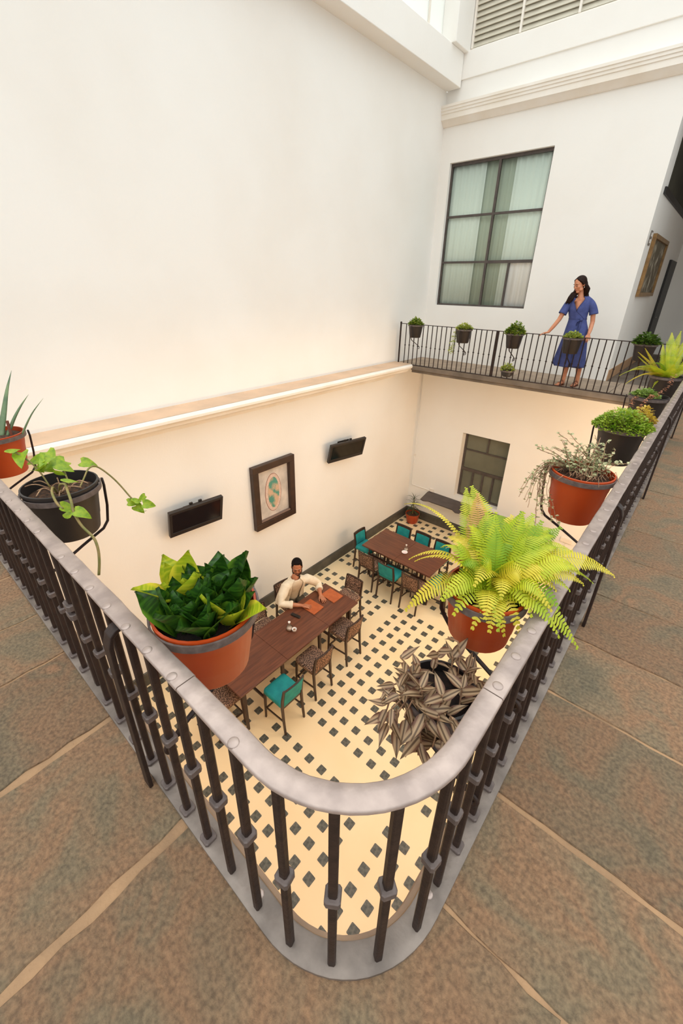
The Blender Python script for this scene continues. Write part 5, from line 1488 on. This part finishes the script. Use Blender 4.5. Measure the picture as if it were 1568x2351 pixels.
# ------------------------------------------------------------------ the woman on the balcony
WB = (-1.90, 8.64, 0.0)
wm = thing('person', 'person in a blue wrap dress standing on the balcony with one hand on the railing', 'person', WB)
hc = Vector((-2.085, 8.60, 1.672))
HM = Matrix.Translation(hc) @ Matrix.Rotation(math.radians(-34), 4, 'Z') @ Matrix.Rotation(math.radians(20), 4, 'X') @ Matrix.Rotation(math.radians(-6), 4, 'Y') @ Matrix.Scale(1.06, 4)
b = MB(); I4 = Matrix.Identity(4)
head_parts(b, HM, True)
ttube(b, I4, [(-2.035, 8.652, 1.43), (-2.045, 8.650, 1.51), (-2.068, 8.640, 1.62)], [0.058, 0.045, 0.046], 16)
# trunk, arms, legs
ttube(b, I4, [(-1.965, 8.66, 0.92), (-1.995, 8.65, 1.12), (-2.02, 8.645, 1.30), (-2.03, 8.645, 1.42)], [0.115, 0.095, 0.110, 0.085], 18, flat=0.85)
ttube(b, I4, [(-2.18, 8.625, 1.40), (-2.03, 8.645, 1.44), (-1.88, 8.66, 1.40)], [0.034, 0.052, 0.034], 14)
ttube(b, I4, [(-2.18, 8.62, 1.395), (-2.225, 8.575, 1.27), (-2.265, 8.525, 1.115), (-2.32, 8.475, 1.00), (-2.372, 8.432, 0.905)], [0.045, 0.042, 0.036, 0.033, 0.024], 14)
ttube(b, I4, [(-1.880, 8.66, 1.395), (-1.795, 8.675, 1.27), (-1.762, 8.665, 1.10), (-1.752, 8.60, 0.98), (-1.747, 8.535, 0.905)], [0.045, 0.042, 0.036, 0.033, 0.024], 14)
hand_parts(b, (-2.372, 8.432, 0.905), (-2.50, 8.395, 0.868), (-0.3, 0.0, 1), 1, 0.45, 0.95)
hand_parts(b, (-1.747, 8.535, 0.905), (-1.752, 8.46, 0.80), (0.35, -0.6, 0.75), -1, 0.6, 0.92)
for hx, kx, ax, ay, ty in ((-2.03, -2.01, -1.985, 8.62, 8.47), (-1.90, -1.82, -1.775, 8.73, 8.60)):
    ttube(b, I4, [(hx, 8.66, 0.92), ((hx + kx) / 2, 8.66, 0.70), (kx, 8.655, 0.50), ((kx + ax) / 2, (8.68 + ay) / 2, 0.34), (ax, ay, 0.10), (ax, ay, 0.04)], [0.085, 0.075, 0.056, 0.052, 0.032, 0.034], 14)
    dx = -0.045 if ax < -1.9 else -0.02
    ttube(b, I4, [(ax, ay + 0.035, 0.035), (ax + dx * 0.3, ay - 0.05, 0.045), (ax + dx * 0.8, ay - 0.12, 0.034), (ax + dx, ay - 0.165, 0.026)], [0.03, 0.034, 0.034, 0.022], 12, flat=0.75)
    for k in range(5):
        o_ = (k - 2) * 0.014
        ttube(b, I4, [(ax + dx + o_, ay - 0.15, 0.025), (ax + dx * 1.2 + o_ * 1.1, ay - 0.188 + abs(k - 1) * 0.006, 0.02)], [0.009, 0.007], 7)
body = solidify_remesh(b, 'body', M_SKIN_W, wm, 0.0052, 3, WB)
face_bits(wm, HM, True, WB)
for ax, ay, dx in ((-1.985, 8.62, -0.045), (-1.775, 8.73, -0.02)):
    P = []
    sole = MB()
    prof = [(-0.028, 0.06), (0.028, 0.06), (0.03, 0.0), (0.034, -0.08), (0.04, -0.14), (0.03, -0.19), (0.0, -0.205), (-0.03, -0.19), (-0.036, -0.14), (-0.03, -0.08), (-0.028, 0.0)]
    sole.prism([(ax + a + dx * max(0, -c) / 0.2 - WB[0], ay + c - WB[1]) for a, c in prof][::-1], 0.001, 0.013)
    s_ = sole.build('sandal', M_SANDAL, wm)
    for yy, hh in ((-0.115, 0.062), (-0.035, 0.086)):
        st_ = MB(); st_.tube([(ax - 0.038 + dx * -yy / 0.2 - WB[0], ay + yy - WB[1], 0.012), (ax - 0.024 + dx * -yy / 0.2 - WB[0], ay + yy - WB[1], hh), (ax + 0.012 + dx * -yy / 0.2 - WB[0], ay + yy - WB[1], hh + 0.006), (ax + 0.038 + dx * -yy / 0.2 - WB[0], ay + yy - WB[1], 0.012)], 0.007, 6)
        st_.build('strap', M_SANDAL, s_, smooth=True)
# dress: skirt and bodice as one cloth with a V neck
prof = [(0.335, -1.965, 0.262, 0.205, 0.055), (0.50, -1.965, 0.240, 0.190, 0.05), (0.70, -1.965, 0.212, 0.165, 0.035), (0.88, -1.968, 0.188, 0.142, 0.018), (0.98, -1.975, 0.175, 0.130, 0.008), (1.07, -1.990, 0.150, 0.115, 0.006),
        (1.135, -2.00, 0.135, 0.107, 0.004), (1.20, -2.01, 0.146, 0.114, 0.006), (1.29, -2.02, 0.163, 0.128, 0.004), (1.36, -2.027, 0.172, 0.118, 0.0), (1.42, -2.03, 0.178, 0.096, 0.0), (1.455, -2.033, 0.165, 0.083, 0), (1.475, -2.036, 0.130, 0.074, 0), (1.495, -2.038, 0.098, 0.068, 0), (1.52, -2.04, 0.075, 0.062, 0)]
def pz(z):
    for p, q in zip(prof[:-1], prof[1:]):
        if p[0] <= z <= q[0]:
            f = (z - p[0]) / (q[0] - p[0]); return [p[i] + (q[i] - p[i]) * f for i in range(1, 5)]
    return list(prof[-1][1:])
NA, NR = 72, 40
rows = []
for r in range(NR + 1):
    row = []
    for i in range(NA):
        a = 2 * PI * i / NA
        # front is -y: a = 3pi/2
        d = abs((a - 1.5 * PI + PI) % (2 * PI) - PI)
        ztop = 1.490 if d > 0.70 else 1.262 + (1.490 - 1.262) * (d / 0.70) ** 0.85
        z = 0.335 + (ztop - 0.335) * (r / NR) + (0.012 * math.cos(3 * a) if r == 0 else 0)
        cx, rx, ry, fo_ = pz(min(z, 1.52))
        cy = 8.648 - 0.012 * max(0, 1 - abs(z - 0.6)) + 0.0
        f = 1 + fo_ * math.cos(9 * a + 0.6) + fo_ * 0.6 * math.cos(14 * a + 2)
        row.append((cx + rx * f * math.cos(a) - WB[0], cy + ry * f * math.sin(a) - WB[1], z))
    rows.append(row)
d = MB(); d.loft(rows, caps=False)
dress = d.build('dress', M_DRESS, wm, smooth=True)
md = dress.modifiers.new('thick', 'SOLIDIFY'); md.thickness = 0.004; md.offset = 1
# lapel edge along the V and the wrap line
for s in (-1, 1):
    P = []
    for k in range(9):
        dd = 0.70 * k / 8; a = 1.5 * PI + s * dd
        z = 1.262 + (1.490 - 1.262) * (dd / 0.70) ** 0.85
        cx, rx, ry, _ = pz(z); P.append((cx + (rx + 0.004) * math.cos(a) - WB[0], 8.648 + (ry + 0.005) * math.sin(a) - WB[1] - 0.012 * max(0, 1 - abs(z - 0.6)), z))
    MB().tube(P, 0.005, 6).build('neck_edge', M_DRESS2, dress, smooth=True)
P = []
for k in range(10):
    q = k / 9; z = 1.262 - 0.115 * q; a = 1.5 * PI + 0.0 + 0.9 * q; cx, rx, ry, _ = pz(z)
    P.append((cx + (rx + 0.004) * math.cos(a) - WB[0], 8.648 + (ry + 0.004) * math.sin(a) - WB[1] - 0.005, z))
MB().tube(P, 0.0045, 6).build('wrap_edge', M_DRESS2, dress, smooth=True)
for P, R in (([(-2.12, 8.637, 1.462), (-2.19, 8.61, 1.385), (-2.225, 8.575, 1.27), (-2.243, 8.555, 1.205)], [0.050, 0.066, 0.066, 0.069]), ([(-1.95, 8.652, 1.462), (-1.855, 8.665, 1.385), (-1.795, 8.675, 1.28), (-1.775, 8.672, 1.215)], [0.050, 0.066, 0.066, 0.070])):
    P = [Vector(p) - Vector(WB) for p in P]; Q = []; RR_ = []
    for i in range(3):
        for k in range(4): Q.append(P[i].lerp(P[i + 1], k / 4)); RR_.append(R[i] + (R[i + 1] - R[i]) * k / 4)
    Q.append(P[3]); RR_.append(R[3])
    for it in range(4): Q = [Q[0]] + [(Q[i - 1] + Q[i] * 2 + Q[i + 1]) / 4 for i in range(1, len(Q) - 1)] + [Q[-1]]; RR_ = [RR_[0]] + [(RR_[i - 1] + RR_[i] * 2 + RR_[i + 1]) / 4 for i in range(1, len(RR_) - 1)] + [RR_[-1]]
    q = MB(); q.tube(Q, RR_, 20, caps=False)
    s_ = q.build('sleeve', M_DRESS, dress, smooth=True); md = s_.modifiers.new('thick', 'SOLIDIFY'); md.thickness = 0.004
belt = [tuple(p - Vector(WB)) for p in ell((-2.0, 8.645, 1.132), (1, 0, 0), (0, 1, 0), 0.141, 0.113, 40)]
q = MB(); q.loft([[(x, y, z - 0.024) for x, y, z in belt], [(x * 1.0, y, z) for x, y, z in [tuple(p - Vector(WB)) for p in ell((-2.0, 8.645, 1.132), (1, 0, 0), (0, 1, 0), 0.146, 0.118, 40)]], [(x, y, z + 0.024) for x, y, z in belt]], caps=False)
bl = q.build('belt', M_DRESS2, dress, smooth=True)
kx, ky, kz = -1.915 - WB[0], 8.530 - WB[1], 1.125
MB().ball((kx, ky, kz), (0.028, 0.022, 0.026), 10, 7).build('knot', M_DRESS2, bl, smooth=True)
for P in ([(kx, ky, kz), (kx - 0.05, ky - 0.02, kz - 0.03), (kx - 0.06, ky - 0.015, kz - 0.09), (kx - 0.02, ky - 0.01, kz - 0.03)], [(kx, ky, kz), (kx - 0.03, ky - 0.012, kz - 0.12), (kx - 0.055, ky - 0.02, kz - 0.25), (kx - 0.06, ky - 0.025, kz - 0.33)], [(kx, ky, kz), (kx + 0.005, ky - 0.01, kz - 0.12), (kx + 0.0, ky - 0.02, kz - 0.26)]):
    MB().tube(P, [0.013, 0.020, 0.023, 0.016][:len(P)], 8, flat=0.35).build('ribbon', M_DRESS2, bl, smooth=True)
# hair: crown and long sections
h = MB()
tball(h, HM, (0, 0.027, 0.040), (0.080, 0.093, 0.087)); tball(h, HM, (0, 0.060, -0.02), (0.076, 0.058, 0.10))
for s in (-1, 1):
    ttube(h, HM, [(s * 0.010, -0.036, 0.103), (s * 0.046, -0.040, 0.080), (s * 0.068, -0.016, 0.045), (s * 0.074, 0.012, -0.01)], [0.008, 0.012, 0.014, 0.020], 10)
def hw(p): return HM @ Vector(p)
L0 = hw((-0.074, -0.015, 0.01)); R0_ = hw((0.070, 0.045, -0.03))
h.tube([hw((-0.058, -0.030, 0.065)), L0, hw((-0.074, -0.014, -0.05)), hw((-0.072, -0.004, -0.10)), (-2.150, 8.562, 1.52), (-2.178, 8.545, 1.46), (-2.205, 8.533, 1.40), (-2.225, 8.53, 1.365)], [0.012, 0.020, 0.026, 0.032, 0.038, 0.036, 0.022, 0.006], 12)
h.tube([hw((-0.066, 0.0, -0.06)), (-2.125, 8.575, 1.52), (-2.145, 8.545, 1.45), (-2.165, 8.53, 1.39), (-2.175, 8.528, 1.36)], [0.02, 0.03, 0.03, 0.018, 0.005], 10)
h.tube([hw((-0.06, 0.05, 0.0)), (-2.12, 8.64, 1.56), (-2.15, 8.61, 1.49), (-2.17, 8.59, 1.43)], [0.04, 0.05, 0.045, 0.018], 12)
h.tube([R0_, hw((0.066, 0.07, -0.10)), (-1.99, 8.70, 1.53), (-1.955, 8.70, 1.485), (-1.935, 8.68, 1.475)], [0.032, 0.042, 0.05, 0.036, 0.014], 12)
h.tube([hw((0.0, 0.08, 0.0)), (-2.05, 8.715, 1.56), (-2.03, 8.735, 1.46), (-2.03, 8.74, 1.36)], [0.05, 0.055, 0.055, 0.02], 12)
solidify_remesh(h, 'hair', M_HAIR, wm, 0.0055, 8, WB)
e_ = MB(); p = hw((0.080, 0.004, -0.052)) - Vector(WB); e_.ball(tuple(p), (0.006, 0.006, 0.013), 8, 6); e_.build('earring', M_SILVER, wm, smooth=True)

# ------------------------------------------------------------------ the man at the table
MO = (-4.80, 4.22, FL)
mn = thing('person', 'person in an open cream overshirt sitting at the long table', 'person', MO)
def mz(x, y, z): return Vector((x, y, FL + z))
F = Vector((0.956, -0.294, 0)); Rv = Vector((-0.294, -0.956, 0))
mh = mz(-4.618, 4.245, 1.490)
HM2 = Matrix.Translation(mh) @ Matrix.Rotation(math.atan2(-0.956, -0.45) + PI, 4, 'Z') if False else Matrix.Translation(mh)
yaw = math.atan2(F.x, -F.y) - math.radians(24)
HM2 = Matrix.Translation(mh) @ Matrix.Rotation(yaw, 4, 'Z') @ Matrix.Rotation(math.radians(12), 4, 'X') @ Matrix.Scale(1.30, 4)
b = MB()
head_parts(b, HM2, False)
fd = Vector((math.sin(yaw), -math.cos(yaw), 0))
ttube(b, I4, [mz(-4.600, 4.172, 1.25), mz(-4.615, 4.20, 1.33), mh - fd * 0.045 + Vector((0, 0, -0.06))], [0.080, 0.064, 0.064], 16)
ttube(b, I4, [mz(-4.82, 4.24, 0.74), mz(-4.74, 4.21, 0.95), mz(-4.65, 4.18, 1.12), mz(-4.585, 4.165, 1.24)], [0.13, 0.13, 0.13, 0.09], 18)
ttube(b, I4, [mz(-4.63, 3.96, 1.19), mz(-4.58, 4.16, 1.23), mz(-4.51, 4.37, 1.19)], [0.045, 0.065, 0.045], 12)
ER, EL = mz(-4.525, 3.765, 0.985), mz(-4.43, 4.60, 0.995)
WR, WL = mz(-4.262, 4.000, 0.950), mz(-4.205, 4.430, 0.948)
ttube(b, I4, [mz(-4.635, 3.94, 1.185), (mz(-4.635, 3.94, 1.185) + ER) / 2, ER, ER.lerp(WR, 0.45), WR], [0.055, 0.052, 0.046, 0.044, 0.031], 14)
ttube(b, I4, [mz(-4.50, 4.39, 1.185), (mz(-4.50, 4.39, 1.185) + EL) / 2, EL, EL.lerp(WL, 0.45), WL], [0.055, 0.052, 0.046, 0.044, 0.031], 14)
hand_parts(b, WR, mz(-4.10, 4.117, 0.938), (0, 0, 1), -1, 0.28, 1.15, 0.15)
hand_parts(b, WL, mz(-3.99, 4.355, 0.932), (0, 0, 1), 1, 0.28, 1.15, 0.15)
for s in (-1, 1):
    hp = mz(-4.82, 4.24, 0.72) + Rv * s * 0.10; kn = mz(-4.36, 4.12, 0.67) + Rv * s * 0.13; an_ = mz(-4.42, 4.14, 0.10) + Rv * s * 0.12
    ttube(b, I4, [hp, (hp + kn) / 2, kn, (kn + an_) / 2, an_, an_ - Vector((0, 0, 0.06))], [0.085, 0.078, 0.058, 0.055, 0.04, 0.04], 12)
    ttube(b, I4, [an_ + Vector((-0.05, 0, -0.062)), an_ + F * 0.06 + Vector((0, 0, -0.06)), an_ + F * 0.17 + Vector((0, 0, -0.07))], [0.036, 0.04, 0.026], 10, flat=0.7)
solidify_remesh(b, 'body', M_SKIN_M, mn, 0.0052, 3, MO)
face_bits(mn, HM2, False, MO)
# hair and beard
h = MB()
tball(h, HM2, (0, 0.024, 0.040), (0.078, 0.092, 0.081)); tball(h, HM2, (0, 0.060, -0.005), (0.062, 0.044, 0.068)); ttube(h, HM2, [(-0.050, -0.020, 0.086), (-0.015, -0.038, 0.100), (0.025, -0.038, 0.102), (0.052, -0.018, 0.086)], [0.012, 0.016, 0.018, 0.012], 10)
for s in (-1, 1): ttube(h, HM2, [(s * 0.066, -0.006, 0.05), (s * 0.068, -0.012, 0.0), (s * 0.066, -0.014, -0.03)], [0.012, 0.008, 0.005], 8)
solidify_remesh(h, 'hair', M_HAIRB, mn, 0.0055, 3, MO)
h = MB()
tball(h, HM2, (0, -0.055, -0.094), (0.043, 0.034, 0.030))
for s in (-1, 1): tball(h, HM2, (s * 0.043, -0.026, -0.074), (0.0275, 0.0385, 0.029))
for s in (-1, 1): ttube(h, HM2, [(s * 0.067, -0.010, -0.022), (s * 0.062, -0.026, -0.060), (s * 0.046, -0.048, -0.088), (s * 0.014, -0.068, -0.098)], [0.006, 0.011, 0.015, 0.016], 8)
ttube(h, HM2, [(-0.030, -0.076, -0.072), (-0.018, -0.087, -0.047), (0.018, -0.087, -0.047), (0.030, -0.076, -0.072)], [0.0055, 0.006, 0.006, 0.0055], 7)
solidify_remesh(h, 'beard', M_BEARD, mn, 0.004, 4, MO)
# t-shirt
TR = [(0.66, -4.82, 4.24, 0.175, 0.15), (0.80, -4.79, 4.23, 0.175, 0.15), (0.95, -4.735, 4.21, 0.18, 0.145), (1.08, -4.665, 4.187, 0.195, 0.142), (1.18, -4.615, 4.172, 0.21, 0.128), (1.245, -4.588, 4.165, 0.19, 0.105), (1.285, -4.578, 4.163, 0.12, 0.088), (1.31, -4.578, 4.165, 0.088, 0.08)]
q = MB(); q.loft([[p - Vector(MO) for p in ell(mz(x, y, z), Rv, F, rx, ry, 36)] for z, x, y, rx, ry in TR], caps=False)
tee = q.build('t_shirt', M_TEE, mn, smooth=True); md = tee.modifiers.new('thick', 'SOLIDIFY'); md.thickness = 0.004
# overshirt: open shell with sleeves
JR = [(0.64, -4.84, 4.22, 0.285, 0.20), (0.75, -4.81, 4.215, 0.275, 0.195), (0.92, -4.755, 4.205, 0.25, 0.18), (1.06, -4.68, 4.185, 0.25, 0.168), (1.16, -4.625, 4.172, 0.262, 0.152), (1.225, -4.595, 4.165, 0.255, 0.13), (1.265, -4.582, 4.163, 0.205, 0.108), (1.30, -4.578, 4.163, 0.135, 0.097), (1.33, -4.582, 4.168, 0.105, 0.094)]
rings = []
for k, (z, x, y, rx, ry) in enumerate(JR):
    half = 0.42 + 0.16 * (k / 8) ** 2
    outer = []; inner = []
    for i in range(41):
        a = PI / 2 + half + (2 * PI - 2 * half) * i / 40
        f = 1 + 0.012 * math.cos(11 * a + k)
        outer.append(mz(x, y, z) + Rv * rx * f * math.cos(a) + F * ry * f * math.sin(a))
        inner.append(mz(x, y, z) + Rv * (rx - 0.016) * math.cos(a) + F * (ry - 0.016) * math.sin(a))
    rings.append(outer + inner[::-1])
j = MB(); j.loft(rings)
SR, SL = mz(-4.625, 3.955, 1.205), mz(-4.505, 4.375, 1.205)
CR, CL = ER.lerp(WR, 0.50), EL.lerp(WL, 0.45)
j.tube([SR.lerp(SL, 0.18), SR, SR.lerp(ER, 0.5) + Vector((-0.01, -0.015, 0)), ER + Vector((-0.01, -0.01, 0)), CR], [0.075, 0.092, 0.084, 0.078, 0.066], 16)
j.tube([SL.lerp(SR, 0.18), SL, SL.lerp(EL, 0.5) + Vector((0, 0.02, 0)), EL, CL], [0.075, 0.092, 0.084, 0.078, 0.066], 16)
for e, c in ((ER, CR), (EL, CL)):
    dd = (c - e).normalized(); j.tube([c - dd * 0.035, c - dd * 0.025, c + dd * 0.012, c + dd * 0.02], [0.066, 0.074, 0.073, 0.064], 16)
solidify_remesh(j, 'overshirt', M_JACKET, mn, 0.0065, 2, MO)
# collar wings
for s in (-1, 1):
    c0 = mz(-4.60, 4.17, 1.335) + Rv * s * 0.085
    P = [c0 - F * 0.05 + Vector((0, 0, -0.006)), c0 + F * 0.03 + Vector((0, 0, -0.006)), c0 + F * 0.105 - Rv * s * 0.015 + Vector((0, 0, -0.05)), c0 + F * 0.075 + Rv * s * 0.055 + Vector((0, 0, -0.075)), c0 + Rv * s * 0.05 - F * 0.03 + Vector((0, 0, -0.035))]
    P = [p - Vector(MO) for p in P]
    q = MB(); n = len(P); up = Vector((0, 0, 0.007))
    q.add(P + [p + up for p in P], [tuple(range(n)), tuple(range(n, 2 * n))[::-1]] + [(i, i + n, (i + 1) % n + n, (i + 1) % n) for i in range(n)])
    q.build('collar', M_JACKET, mn, fix=True)
for s in (-1, 1):
    hp = mz(-4.82, 4.24, 0.72) + Rv * s * 0.10; kn = mz(-4.36, 4.12, 0.67) + Rv * s * 0.13; an_ = mz(-4.42, 4.14, 0.13) + Rv * s * 0.12
    q = MB(); q.tube([p - Vector(MO) for p in (hp - F * 0.1, hp, (hp + kn) / 2, kn, (kn + an_) / 2, an_)], [0.09, 0.10, 0.092, 0.074, 0.072, 0.065], 14)
    q.build('trouser_leg', M_TROUSER, mn, smooth=True)
